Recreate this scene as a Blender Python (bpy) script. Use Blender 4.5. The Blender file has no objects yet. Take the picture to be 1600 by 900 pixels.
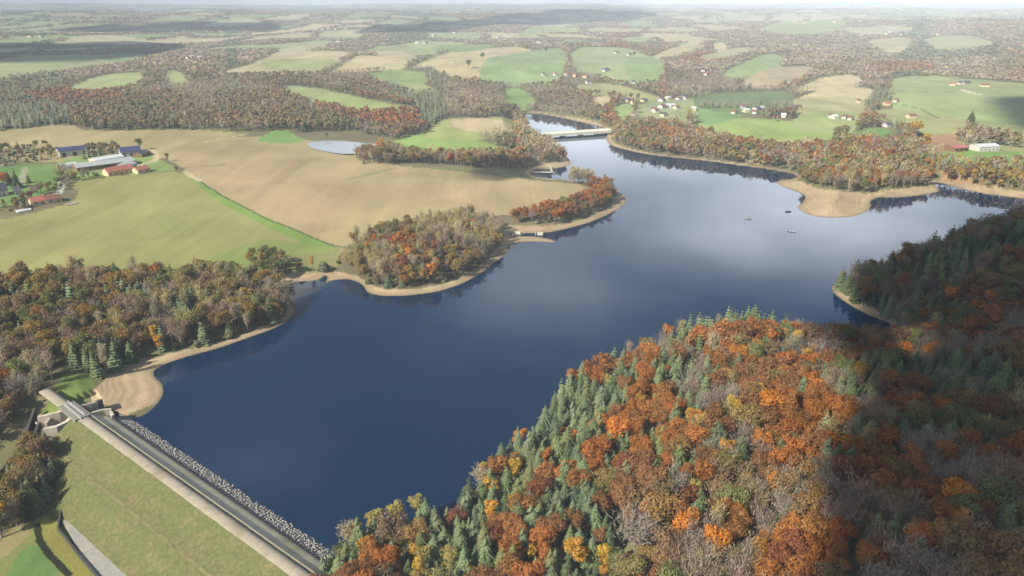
import bpy, math, random, time
import numpy as np
_t0 = time.time()
def lap(n): print('LAP', n, round(time.time() - _t0, 1), flush=True)
from mathutils import Vector, Matrix

# ------------------------------------------------------------------ camera, sky, sun, exposure
F, PITCH, CH = 1142.0, math.radians(21.2), 150.0      # focal length in px of a 1600 px frame, pitch down, height above the lake
scene = bpy.context.scene
COL = scene.collection
cam = bpy.data.cameras.new("camera"); cam_o = bpy.data.objects.new("camera", cam); COL.objects.link(cam_o)
cam_o.location = (0, 0, CH); cam_o.rotation_euler = (math.radians(90) - PITCH, 0, 0)
cam.sensor_width = 36; cam.angle = 2 * math.atan(800 / F); cam.clip_start = 1; cam.clip_end = 60000
scene.camera = cam_o

SUN_EL = math.radians(37); SDX, SDY = -0.76, -0.65     # horizontal direction towards the sun
_l = math.hypot(SDX, SDY)
SUN = Vector((SDX / _l * math.cos(SUN_EL), SDY / _l * math.cos(SUN_EL), math.sin(SUN_EL)))
sl = bpy.data.lights.new("sun", 'SUN'); so = bpy.data.objects.new("sun", sl); COL.objects.link(so)
so.rotation_euler = SUN.to_track_quat('Z', 'Y').to_euler(); so.location = (0, 0, 500)
sl.energy = 4.6; sl.angle = math.radians(0.53); sl.color = (1.0, 0.93, 0.82)
scene.view_settings.view_transform = 'Standard'; scene.view_settings.look = 'None'
scene.view_settings.gamma = 1.0; scene.view_settings.exposure = 0.80
scene.view_settings.use_curve_mapping = False
scene.cycles.max_bounces = 6; scene.cycles.diffuse_bounces = 2; scene.cycles.glossy_bounces = 2
scene.cycles.transmission_bounces = 3; scene.cycles.volume_bounces = 0; scene.cycles.transparent_max_bounces = 8
scene.cycles.use_denoising = True
scene.cycles.caustics_reflective = False; scene.cycles.caustics_refractive = False

w = bpy.data.worlds.new("World"); scene.world = w; w.use_nodes = True
def N(nt, t, **k):
    n = nt.nodes.new(t)
    for a, b in k.items(): setattr(n, a, b)
    return n
def mth(nt, op, a, b=None, c=None, clamp=False):
    n = N(nt, 'ShaderNodeMath', operation=op); n.use_clamp = clamp
    for i, v in enumerate((a, b, c)):
        if v is None: continue
        if isinstance(v, (int, float)): n.inputs[i].default_value = v
        else: nt.links.new(v, n.inputs[i])
    return n.outputs[0]
def mixc(nt, fac, a, b, mode='MIX'):
    n = N(nt, 'ShaderNodeMix', data_type='RGBA', blend_type=mode)
    for s, v in ((n.inputs[0], fac), (n.inputs[6], a), (n.inputs[7], b)):
        if isinstance(v, (int, float)): s.default_value = v
        elif isinstance(v, tuple): s.default_value = (*v[:3], 1)
        else: nt.links.new(v, s)
    return n.outputs[2]
def build_world():
    nt = w.node_tree; nt.nodes.clear(); L = nt.links.new
    out = N(nt, 'ShaderNodeOutputWorld'); bg = N(nt, 'ShaderNodeBackground'); bg.inputs[1].default_value = 0.056
    sky = N(nt, 'ShaderNodeTexSky', sky_type='NISHITA'); sky.sun_disc = False
    sky.sun_elevation = SUN_EL; sky.sun_rotation = math.atan2(SDX, SDY) % (2 * math.pi)
    sky.altitude = 300; sky.air_density = 1.0; sky.dust_density = 1.4; sky.ozone_density = 2.0
    tc = N(nt, 'ShaderNodeTexCoord'); sp = N(nt, 'ShaderNodeSeparateXYZ'); L(tc.outputs['Generated'], sp.inputs[0])
    x, y, z = sp.outputs
    el = mth(nt, 'MULTIPLY', mth(nt, 'ARCSINE', z), 57.2958); az = mth(nt, 'MULTIPLY', mth(nt, 'ARCTAN2', x, y), 57.2958)
    nz = N(nt, 'ShaderNodeTexNoise'); nz.inputs['Scale'].default_value = 5.0; nz.inputs['Detail'].default_value = 7; nz.inputs['Roughness'].default_value = .55
    mp = N(nt, 'ShaderNodeMapping'); mp.inputs['Scale'].default_value = (1, 1, 2.6); L(tc.outputs['Generated'], mp.inputs[0]); L(mp.outputs[0], nz.inputs['Vector'])
    n2 = mth(nt, 'MULTIPLY', mth(nt, 'SUBTRACT', nz.outputs[0], .5), 1.9)
    # cloud banks: azimuth, elevation, half width, half height, weight (degrees)
    tot = None
    for a0, e0, wa, we, k in CLOUD_BANKS:
        da = mth(nt, 'DIVIDE', mth(nt, 'SUBTRACT', az, a0), wa); de = mth(nt, 'DIVIDE', mth(nt, 'SUBTRACT', el, e0), we)
        g = mth(nt, 'MULTIPLY', mth(nt, 'EXPONENT', mth(nt, 'MULTIPLY', mth(nt, 'ADD', mth(nt, 'MULTIPLY', da, da), mth(nt, 'MULTIPLY', de, de)), -1.0)), k)
        tot = g if tot is None else mth(nt, 'ADD', tot, g)
    f = mth(nt, 'MULTIPLY', mth(nt, 'ADD', tot, mth(nt, 'MULTIPLY', n2, mth(nt, 'ADD', mth(nt, 'MULTIPLY', tot, .6), .25))), 1.0, clamp=True)
    f = mth(nt, 'MULTIPLY', f, .93)
    cl = mixc(nt, f, sky.outputs[0], (29.0, 30.6, 33.5))
    L(cl, bg.inputs[0]); L(bg.outputs[0], out.inputs[0])
CLOUD_BANKS = [(0, 0.5, 70, 4.0, .95), (7, 9.6, 15, 3.6, .8), (25, 15.6, 12, 3.6, .88), (31, 9.5, 12, 2.5, .6), (3, 21, 9, 4.2, .30),
               (18, 17.2, 6, 1.6, .45), (-6, 13.5, 7, 3, .25), (-24, 33, 6, 3, .15), (170, 35, 40, 14, .3), (-80, 40, 25, 12, .25)]
build_world()

# ------------------------------------------------------------------ helpers
rng = np.random.default_rng(7); random.seed(5)
def sm(a, b, x):
    t = np.clip((x - a) / (b - a), 0, 1); return t * t * (3 - 2 * t)
def s2l(c):   # sRGB 0-255 to linear
    return tuple(((v / 255) / 12.92 if v / 255 <= .04045 else ((v / 255 + .055) / 1.055) ** 2.4) for v in c)
def ray(px, py):
    dx = (np.asarray(px, float) - 800) / F; dy = (450 - np.asarray(py, float)) / F
    X = dx; Y = math.cos(PITCH) + dy * math.sin(PITCH); Z = -math.sin(PITCH) + dy * math.cos(PITCH)
    return X, Y, Z
def un(px, py, z=0.0):
    X, Y, Z = ray(px, py); t = (z - CH) / Z
    return np.stack([X * t, Y * t], -1)
def proj(x, y, z):
    yy = y * math.cos(PITCH) - (z - CH) * math.sin(PITCH); zz = y * math.sin(PITCH) + (z - CH) * math.cos(PITCH)
    yy = np.maximum(yy, .01)
    return 800 + F * x / yy, 450 - F * zz / yy, yy
def pip(P, poly):
    x, y = P[:, 0], P[:, 1]; r = np.zeros(len(P), bool); n = len(poly)
    bb = (x >= poly[:, 0].min()) & (x <= poly[:, 0].max()) & (y >= poly[:, 1].min()) & (y <= poly[:, 1].max())
    idx = np.nonzero(bb)[0]
    if len(idx) == 0: return r
    x = x[idx]; y = y[idx]; c = np.zeros(len(idx), bool)
    for i in range(n):
        x1, y1 = poly[i]; x2, y2 = poly[(i + 1) % n]
        if y1 == y2: continue
        m = ((y1 > y) != (y2 > y)) & (x < (x2 - x1) * (y - y1) / (y2 - y1) + x1); c ^= m
    r[idx] = c; return r
def segdist(P, poly, closed=True):
    d = np.full(len(P), 1e9)
    n = len(poly)
    for i in range(n if closed else n - 1):
        a = poly[i]; b = poly[(i + 1) % n]; ab = b - a; l2 = max(ab @ ab, 1e-9)
        t = np.clip(((P - a) @ ab) / l2, 0, 1)
        q = P - a - t[:, None] * ab; d = np.minimum(d, (q * q).sum(1))
    return np.sqrt(d)
_perm = np.random.default_rng(3).random((256, 256))
def vnoise(x, y):
    xi = np.floor(x).astype(int); yi = np.floor(y).astype(int); fx = x - xi; fy = y - yi
    fx = fx * fx * (3 - 2 * fx); fy = fy * fy * (3 - 2 * fy)
    g = lambda a, b: _perm[a & 255, b & 255]
    return (g(xi, yi) * (1 - fx) + g(xi + 1, yi) * fx) * (1 - fy) + (g(xi, yi + 1) * (1 - fx) + g(xi + 1, yi + 1) * fx) * fy
def fbm(x, y, o=4):
    s = 0; a = .5
    for k in range(o): s = s + a * vnoise(x * 2 ** k + 17.3 * k, y * 2 ** k + 9.1 * k); a *= .5
    return s / (1 - .5 ** o)
def chaikin(p, it=2):
    p = np.array(p, float)
    for _ in range(it):
        q = np.roll(p, -1, 0); p = np.stack([.75 * p + .25 * q, .25 * p + .75 * q], 1).reshape(-1, 2)
    return p

# ------------------------------------------------------------------ lake outline (waterline), from the photo onto the plane z = 0
LAKE_PX = [(515, 862), (205, 655), (228, 648), (246, 632), (256, 615), (254, 600), (241, 589), (240, 579), (258, 569), (290, 558), (340, 545), (385, 529), (425, 515),
 (450, 502), (461, 492), (463, 480), (455, 468), (447, 455), (449, 445), (460, 440), (478, 441), (500, 437), (508, 430), (512, 434), (507, 443), (520, 438), (545, 436), (566, 444), (575, 459), (600, 463), (640, 462), (685, 456), (722, 444), (752, 427), (778, 407),
 (792, 396), (798, 388), (797, 382), (815, 378), (845, 378), (872, 379), (858, 373), (835, 369), (812, 369), (800, 367), (812, 365), (855, 364), (880, 359), (915, 350), (945, 338),
 (968, 326), (979, 315), (975, 305), (960, 296), (940, 288), (915, 284), (890, 281), (862, 279), (838, 277), (828, 270), (838, 264), (862, 264), (882, 261), (893, 256),
 (889, 248), (880, 240), (865, 231), (850, 222), (836, 215), (826, 207), (823, 195), (822, 183), (818, 176), (840, 177), (870, 182), (905, 190), (942, 199), (955, 205),
 (946, 213), (948, 222), (958, 229), (985, 236), (1015, 242), (1060, 247), (1110, 252), (1160, 259), (1205, 265), (1238, 271), (1246, 276), (1235, 280), (1218, 281), (1213, 285),
 (1222, 292), (1245, 299), (1259, 307), (1254, 316), (1244, 325), (1262, 336), (1298, 341), (1335, 339), (1356, 330), (1362, 321), (1359, 315), (1372, 308), (1400, 309), (1435, 306),
 (1462, 301), (1470, 298), (1462, 290), (1452, 284), (1468, 285), (1500, 295), (1540, 303), (1590, 310), (1700, 318), (1850, 322), (1880, 345), (1760, 362), (1640, 375), (1560, 388), (1480, 405),
 (1400, 422), (1340, 434), (1308, 442), (1298, 449), (1304, 460), (1320, 472), (1340, 484), (1362, 495), (1385, 503), (1400, 512), (1395, 525), (1350, 535), (1290, 535), (1240, 532), (1200, 520), (1160, 510),
 (1110, 514), (1060, 525), (1020, 540), (985, 556), (955, 573), (920, 590), (890, 604), (872, 618), (866, 640), (850, 668), (825, 695), (795, 716), (760, 740), (742, 765), (735, 795), (700, 815),
 (650, 828), (600, 842), (560, 856)]
LAKE = un(*np.array(LAKE_PX, float).T)
def _smooth_keep(P, it=1):
    out = []
    n = len(P)
    for i in range(n):
        if i in (0, 1): out.append(P[i]); continue      # the two ends of the dam stay sharp
        a, b, c = P[i - 1], P[i], P[(i + 1) % n]
        out += [.2 * a + .8 * b, .2 * c + .8 * b]
    return np.array(out)
LAKE = _smooth_keep(LAKE)

# dam axes
DA = un(205, 655); DB = un(515, 862); DAX = (DB - DA); DL = np.linalg.norm(DAX); DAX = DAX / DL; DN = np.array([-DAX[1], DAX[0]])   # DN points upstream
if DN @ (np.array([0, 300]) - DA) < 0: DN = -DN
def dam_uv(P):
    q = P - DA; return q @ DAX, q @ DN        # along, upstream

# ------------------------------------------------------------------ terrain height
CP = [(200,480,8),(60,500,9),(400,470,6),(0,580,5),(330,520,4),(90,600,5.5),(120,600,5.5),(20,650,0),(0,700,-4.5),(0,720,-5),(40,720,-6),(0,850,-7),(150,860,-7),(300,960,-7),(-200,600,10),(-200,900,-4),(200,600,2.2),(165,625,1.6),(150,645,1.2),(165,600,2.6),(240,580,2.2),(118,600,4.2),
 (500,900,5),(560,880,5),(640,850,6),(760,850,9),(900,700,9),(900,640,5),(1000,620,11),(1180,545,9),(1200,700,20),(1400,620,18),(1400,800,28),(1550,850,34),(1550,620,24),(1390,530,2),(1420,475,13),(1480,430,20),(1500,410,26),
 (1600,385,34),(1600,430,33),(1560,500,20),(1750,600,35),(1750,400,40),(1900,380,40),(1100,850,20),(900,880,13),(1300,580,9),(1800,900,42),(1340,455,9),(1400,440,17),
 (100,380,10),(300,350,10),(450,300,10),(700,300,9),(850,300,5),(620,400,5),(720,390,6),(560,420,3),(100,270,13),(0,300,12),(300,240,13),(600,220,8),(50,220,15),(650,235,7),(850,235,4),(900,330,3),(940,315,3),
 (1000,220,5),(1150,240,6),(1300,270,5),(1400,240,9),(1550,285,6),(1200,200,12),(1500,235,14),(1350,180,18),(1500,150,25),(1100,170,14),(900,150,14),(700,150,18),(500,150,20),(250,150,22),(0,180,18),(0,120,25),(300,100,30),
 (800,90,42),(700,85,38),(950,90,36),(1200,90,32),(1400,70,38),(1550,100,35),(600,70,30),(400,60,30),(100,80,25),(200,50,40),(600,40,50),(1000,40,48),(1400,30,62),(1600,30,75),(820,165,6),(880,165,8),
 (-300,300,14),(-300,100,30),(1900,150,28),(2000,250,14),(0,22,85),(400,22,85),(800,20,78),(1200,20,85),(1600,16,100)]
_c = np.array(CP, float); _cw = un(_c[:, 0], _c[:, 1], _c[:, 2]); _cr = np.hypot(_cw[:, 0], _cw[:, 1]); _cu = np.log(_cr); _cv = np.arctan2(_cw[:, 0], _cw[:, 1]); _cz = _c[:, 2]
BASIN = un(np.array([60., 66, 28, 5, -16, 28]), np.array([652., 668, 716, 752, 740, 690]), np.array([1., 1, -1, -2, -2, -1]))
CHUTE = un(np.array([107., 121, 104, 88, 64, 56]), np.array([640., 654, 664, 669, 674, 652]), 3.5)
INLET = un(np.array([112., 126, 152, 178, 150]), np.array([628., 644, 655, 648, 612]), 2.0)
def height(P, detail=True):
    P = np.asarray(P, float).reshape(-1, 2); x, y = P[:, 0], P[:, 1]; r = np.hypot(x, y) + 1e-6; u = np.log(r); v = np.arctan2(x, y)
    num = np.zeros(len(P)); den = np.zeros(len(P))
    for a, b, z in zip(_cu, _cv, _cz):
        q = 1 / (((u - a) ** 2 + (v - b) ** 2) + .0012) ** 2; num += q * z; den += q
    base = num / den
    amp = np.clip((r - 900) * .016, 0, 17) + np.clip((r - 3500) * .0050, 0, 24)
    base = base + amp * (fbm(x / 520 + 3, y / 520, 4) - .5) * 2
    sky = sm(10500, 14500, r) * (62 + 60 * (fbm(v * 7 + 40, r / 9000, 3) - .5)) + sm(11000, 13500, r) * 26 * np.exp(-((v + .62) / .14) ** 2) + sm(11000, 14500, r) * 22 * np.exp(-((v - .5) / .22) ** 2)
    base = base + sky * sm(10500, 14500, r)
    # valley below the dam
    s, n = dam_uv(P)
    k = sm(-2, 16, s) * (1 - sm(DL + 2, DL + 30, s)) * sm(6, -4, n)
    base = base * (1 - k) + (-7.4) * k
    h = base
    near = r < 2000
    if near.any():
        Q = P[near]; d = segdist(Q, LAKE); ins = pip(Q, LAKE); d = np.where(ins, -d, d)
        hb = base[near]
        hh = np.minimum(hb, hb * sm(7, 42, d) + .055 * np.clip(d, 0, 60))
        rough = (fbm(Q[:, 0] / 9, Q[:, 1] / 9, 3) - .5) * .35 * sm(1, 6, d)
        hh = np.where(hb < 0, hb, hh + rough)
        hh = np.where(d < 0, np.maximum(-4, .14 * d), hh)
        # under the dam body
        sq, nq = dam_uv(Q)
        ud = (sq > -1) & (sq < DL + 2) & (nq < 0.3) & (nq > -16) & ~ins
        hh = np.where(ud, np.minimum(hh, -.6), hh)
        hh = np.where(pip(Q, BASIN), -9.0, hh); hh = np.where(pip(Q, CHUTE), np.minimum(hh, 1.0), hh)
        hh = np.where(pip(Q, INLET), np.minimum(hh, 1.2), hh)
        h = h.copy(); h[near] = hh
    return h
# ------------------------------------------------------------------ ground, shore, fields, water: one vertex grid, finer where the camera is near
NA, TH = 1080, math.radians(47)
th = np.concatenate([np.linspace(-math.radians(100), -TH, 40)[:-1], np.linspace(-TH, TH, NA), np.linspace(TH, math.radians(100), 40)[1:]])
dep = np.radians(np.concatenate([np.linspace(62, 46, 40)[:-1], np.linspace(46, 1.0, 620), np.linspace(1.0, .32, 60)[1:], np.array([.30])]))
rad = (CH - 12) / np.tan(dep); rad = np.append(rad, [30000.0]); rad[-2] = 25000.0; rad = np.unique(rad)
G_r, G_t = np.meshgrid(rad, th, indexing='ij'); PX = (G_r * np.sin(G_t)).ravel(); PY = (G_r * np.cos(G_t)).ravel()
P = np.stack([PX, PY], -1); Hh = height(P); HG = Hh.reshape(G_r.shape)
def hfast(q):
    q = np.asarray(q, float).reshape(-1, 2); r = np.hypot(q[:, 0], q[:, 1]); t = np.arctan2(q[:, 0], q[:, 1])
    i = np.clip(np.searchsorted(rad, r) - 1, 0, len(rad) - 2); j = np.clip(np.searchsorted(th, t) - 1, 0, len(th) - 2)
    a = np.clip((r - rad[i]) / (rad[i + 1] - rad[i]), 0, 1); b = np.clip((t - th[j]) / (th[j + 1] - th[j]), 0, 1)
    return (HG[i, j] * (1 - a) + HG[i + 1, j] * a) * (1 - b) + (HG[i, j + 1] * (1 - a) + HG[i + 1, j + 1] * a) * b
height_full, height = height, hfast
def hit(px, py):
    """points on the terrain seen along pixel rays of the photo (authoring aid: gives world coordinates)"""
    px = np.atleast_1d(np.asarray(px, float)); py = np.atleast_1d(np.asarray(py, float))
    X, Y, Z = ray(px, py); res = np.zeros((len(px), 3)); done = np.zeros(len(px), bool)
    lo = np.full(len(px), 60.0); t = lo.copy(); hi = lo.copy()
    for k in range(150):
        q = t[:, None] * np.stack([X, Y], -1); zz = CH + t * Z; below = zz <= height(q)
        new = below & ~done; hi[new] = t[new]; done |= below
        lo = np.where(done, lo, t); t = np.where(done, t, t * 1.04)
        if done.all(): break
    hi = np.where(done, hi, t)
    for _ in range(14):
        m = (lo + hi) / 2; q = m[:, None] * np.stack([X, Y], -1); b = CH + m * Z <= height(q)
        hi = np.where(b, m, hi); lo = np.where(b, lo, m)
    return np.stack([X * hi, Y * hi, CH + Z * hi], -1)
def wpoly(pts, smooth=1):
    p = np.array(pts, float)
    q = hit(p[:, 0], p[:, 1])[:, :2]
    return chaikin(q, smooth) if smooth else q

# ------------------------------------------------------------------ regions of the ground: polygon, colour (albedo), smoothing
def A(r, g, b, k=.70): c = s2l((r, g, b)); return tuple(v * k for v in c)
TAN, TAN2, PALE, GREEN, LGREEN, BROWN = A(182,162,122), A(178,162,118), A(205,185,145), A(132,168,92), A(160,176,106), A(176,132,96)
FIELDS = [
 ([(370,398),(420,386),(525,384),(545,392),(530,412),(515,430),(440,432),(380,425)], A(146,146,94), 0),
 ([(0,345),(60,330),(110,318),(124,300),(104,285),(150,277),(210,272),(286,267),(312,288),(400,333),(522,386),(515,396),(410,398),(385,415),(330,424),(0,434),(-200,440),(-200,352)], A(160,158,100), 0),
 ([(286,267),(312,284),(350,308),(420,345),(524,385),(512,389),(470,380),(410,352),(350,320),(306,288)], A(132,160,80), 0),
 ([(405,372),(470,380),(520,388),(514,397),(410,399),(385,416),(330,424),(250,424),(340,400)], A(146,158,90), 1),
 ([(240,236),(300,223),(380,212),(480,215),(556,243),(610,258),(680,264),(750,272),(860,284),(922,292),(926,300),(880,320),(790,338),(700,338),(620,348),(545,384),(526,385),(420,344),(350,307),(312,283),(290,265)], TAN, 0),
 ([(-300,215),(0,205),(108,192),(135,206),(300,202),(368,207),(378,211),(300,221),(238,234),(210,230),(100,236),(0,233),(-300,240)], TAN2, 0),
 ([(390,207),(440,196),(470,203),(472,208),(430,211)], GREEN, 0),
 ([(428,135),(475,133),(600,150),(655,155),(650,163),(560,164),(470,150)], LGREEN, 0),
 ([(90,130),(150,118),(215,112),(226,118),(210,128),(130,136)], A(160,178,112), 0), ([(258,112),(275,108),(297,117),(286,122),(262,121)], A(160,178,112), 0),
 ([(640,210),(700,205),(800,220),(806,232),(760,229),(700,228),(600,228),(590,218)], A(150,176,96), 0),
 ([(655,198),(690,183),(760,185),(812,190),(812,206),(700,207)], A(168,176,108), 0), ([(690,186),(760,184),(812,190),(812,197),(740,196)], PALE, 0),
 ([(565,116),(620,108),(672,114),(655,128),(600,122)], GREEN, 0), ([(610,128),(660,128),(690,136),(640,140)], LGREEN, 0),
 ([(784,140),(810,135),(840,145),(830,154),(788,154)], GREEN, 0),
 ([(655,90),(700,81),(760,76),(800,72),(840,80),(780,90),(740,104),(700,98)], A(196,180,132), 0),
 ([(740,103),(770,88),(820,80),(870,74),(886,84),(882,104),(850,112),(780,111)], A(140,178,110), 0),
 ([(888,76),(960,73),(1000,80),(1035,92),(1042,106),(980,113),(930,101),(892,96)], A(160,182,118), 0),
 ([(970,92),(1010,85),(1038,96),(1040,108),(985,112)], A(140,178,104), 0),
 ([(1015,80),(1090,61),(1102,68),(1070,83),(1030,86)], A(190,182,130), 0), ([(1150,94),(1200,81),(1228,90),(1222,98),(1160,108),(1125,106)], A(146,180,108), 0),
 ([(1080,85),(1150,72),(1190,76),(1120,88)], A(180,180,130), 0),
 ([(1155,113),(1200,105),(1270,102),(1278,110),(1222,123),(1172,123)], A(186,168,128), 0), ([(1240,126),(1290,118),(1345,117),(1352,124),(1250,132)], PALE, 0),
 ([(1235,145),(1290,138),(1367,136),(1362,147),(1290,152),(1240,152)], PALE, 0), ([(1238,152),(1340,150),(1356,160),(1352,173),(1290,176),(1240,167)], A(178,176,124), 0),
 ([(1070,196),(1130,181),(1200,186),(1300,190),(1308,212),(1292,221),(1210,220),(1150,223),(1105,213)], A(158,180,100), 0),
 ([(1140,223),(1210,219),(1290,220),(1312,231),(1240,234),(1160,232)], A(198,180,140), 0),
 ([(1304,214),(1340,200),(1402,203),(1408,224),(1350,220),(1312,224)], A(112,160,84), 0),
 ([(1240,176),(1350,174),(1340,190),(1300,192),(1240,186)], A(166,178,116), 0),
 ([(1392,122),(1440,118),(1500,121),(1560,127),(1640,134),(1800,150),(1800,215),(1600,198),(1500,184),(1400,168),(1392,145)], A(158,178,112), 0),
 ([(1395,168),(1500,186),(1600,202),(1800,220),(1800,262),(1600,250),(1500,240),(1450,230),(1425,205),(1360,185),(1360,172)], A(168,172,114), 0),
 ([(1450,210),(1500,206),(1512,222),(1490,236),(1460,234)], A(178,142,106), 0), ([(1465,240),(1540,238),(1700,242),(1700,262),(1600,257),(1480,260)], A(178,144,108), 0),
 ([(1462,234),(1600,237),(1700,240),(1700,245),(1600,243),(1470,240)], A(130,168,84), 0),
 ([(1345,63),(1400,57),(1432,60),(1415,79),(1380,76)], A(186,178,130), 0), ([(1440,58),(1520,54),(1572,66),(1500,74),(1450,70)], A(172,180,128), 0),
 ([(1000,160),(1085,150),(1110,165),(1080,182),(1040,186),(990,170)], A(158,168,118), 0),
 ([(888,133),(960,128),(1034,140),(1030,151),(960,142),(900,141)], A(170,170,112), 0), ([(920,151),(956,150),(956,160),(932,163)], PALE, 0),
 ([(955,165),(990,162),(990,172),(958,174)], A(150,176,104), 0), ([(1085,164),(1150,160),(1190,164),(1140,178),(1090,180)], A(130,168,104), 0),
 ([(1083,147),(1190,143),(1240,143),(1242,168),(1085,162)], A(110,140,84), 0),
 ([(840,30),(900,26),(940,30),(880,34)], LGREEN, 0), ([(400,93),(450,91),(545,94),(500,99),(420,99)], LGREEN, 0), ([(430,72),(500,66),(520,72),(440,79)], A(180,180,130), 0),
 ([(580,80),(630,79),(660,88),(600,86)], A(190,176,136), 0), ([(665,72),(740,69),(800,70),(700,80)], GREEN, 0), ([(800,46),(860,40),(900,44),(830,52)], LGREEN, 0),
 ([(60,62),(160,53),(250,60),(200,64),(100,66)], A(190,186,140), 0), ([(140,86),(200,82),(218,86),(190,93)], GREEN, 0), ([(1170,40),(1260,30),(1340,36),(1280,50),(1210,46)], LGREEN, 0),
 ([(1300,42),(1400,38),(1440,44),(1360,52)], A(180,182,132), 0), ([(1060,30),(1130,22),(1180,26),(1100,34)], A(178,178,132), 0), ([(480,50),(560,44),(620,46),(540,52)], A(190,184,140), 0),
 ([(1108,70),(1130,66),(1140,72),(1120,76)], PALE, 0), ([(960,60),(1000,56),(1030,60),(990,66)], LGREEN, 0), ([(300,30),(380,25),(430,30),(350,36)], A(188,186,140), 0),
 ([(-20,260),(70,256),(95,262),(98,285),(80,300),(20,320),(-20,330)], A(118,150,84), 0), ([(86,252),(140,240),(225,238),(250,250),(285,266),(215,271),(150,276),(105,283),(90,270)], A(140,164,94), 0),
 ([(80,615),(100,582),(130,578),(146,590),(140,612),(128,640),(105,632)], A(126,146,80), 0), ([(58,655),(80,622),(108,640),(100,645)], A(128,144,70), 0),
 ([(0,860),(60,800),(100,775),(120,712),(350,960),(-40,960)], A(136,142,84), 0), ([(18,872),(50,845),(75,870),(98,905),(10,905)], A(112,144,80), 1),
 ([(-10,856),(52,800),(58,815),(20,862),(-10,880)], A(160,148,104), 1), ([(55,820),(75,800),(100,850),(150,900),(105,900),(80,868)], A(150,148,76), 1),
 ([(80,775),(96,748),(112,752),(114,772),(96,770)], A(196,180,130), 1),
 ([(990,560),(1020,535),(1030,530),(1000,556)], A(176,160,130), 0),
]
def field_poly(pts, smooth):
    """far fields reach behind the crowns of the trees on their near side"""
    p = np.array(pts, float); q = hit(p[:, 0], p[:, 1]); r = np.hypot(q[:, 0], q[:, 1]); lowv = p[:, 1] > p[:, 1].min() + .45 * np.ptp(p[:, 1]); k = np.where(lowv & (r > 760), 9.5 * r / (CH - q[:, 2]), 0); q = q[:, :2] * (1 - k / r)[:, None]
    return chaikin(q, 1)
FW = [(field_poly(p, s), c) for p, c, s in FIELDS]
TRACKS = [([(312,283),(350,307),(420,344),(526,385)], .7, A(96,110,60)), ([(320,222),(350,216),(378,211),(384,209)], 1.6, PALE), ([(288,268),(300,276),(312,282)], 2.4, PALE), ([(0,258),(30,252),(56,247),(80,240)], 1.6, A(170,170,130)),
 ([(40,262),(36,275),(34,290)], 2.2, A(160,165,130)), ([(92,302),(96,292),(95,286)], 2.5, A(200,205,180)), ([(200,262),(240,252),(246,245),(238,234)], 2.2, PALE),
 ([(1395,143),(1480,143),(1560,146)], 1.5, A(120,140,90)), ([(1380,158),(1440,170),(1470,186)], 2, A(120,135,85)), ([(1505,141),(1520,146),(1532,148)], 4, A(215,210,180)), ([(1440,185),(1500,188),(1590,197)], 2, PALE),
 ([(380,255),(300,262),(240,262)], 1.0, A(150,140,95)), ([(545,280),(620,262),(700,262)], 1.2, A(140,145,90)), ([(58,820),(62,845),(78,868),(108,898)], .9, A(50,52,34)), ([(668,262),(760,270),(850,282)], 1.5, A(120,130,85)),
 ([(680,199),(760,194),(800,198)], 2.0, PALE), ([(1245,168),(1330,172),(1390,178)], 2, PALE), ([(940,205),(1000,192),(1040,182),(1090,178)], 2.5, A(190,185,165)), ([(825,216),(800,212),(760,212)], 2.5, A(190,185,165))]
TW = [(wpoly(p, 0), wd, c) for p, wd, c in TRACKS]
SANDS = [[(205,657),(150,628),(142,612),(152,600),(175,578),(200,566),(240,556),(290,549),(340,536),(385,520),(425,508),(448,496),(464,484),(470,492),(420,525),(300,575),(262,590),(275,620),(240,660)],
 [(440,427),(470,425),(505,426),(512,430),(506,446),(440,446)], [(512,428),(530,424),(560,432),(572,444),(600,452),(660,451),(715,437),(745,420),(770,398),(784,378),(786,356),(800,352),(850,354),(900,347),(935,334),(958,318),(960,306),(985,300),(990,320),(940,350),(880,385),(800,400),(760,440),(690,466),(570,470),(500,450)],
 [(830,265),(838,256),(870,252),(896,250),(900,258),(860,268)], [(1208,282),(1238,277),(1262,290),(1300,300),(1350,302),(1400,296),(1450,290),(1480,300),(1400,315),(1370,345),(1240,345),(1230,320),(1240,305)],
 [(1290,436),(1310,446),(1335,464),(1370,484),(1400,494),(1410,520),(1350,515),(1290,470)], [(1470,282),(1500,286),(1560,294),(1620,298),(1620,325),(1540,310),(1460,292)],
 [(845,176),(905,184),(942,194),(945,200),(900,196),(850,184)], [(150,624),(205,657),(190,640),(165,600),(140,612)]]
SANDW = [wpoly(p, 1) for p in SANDS]
BASE_WOODS = (.150, .132, .070)
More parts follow.
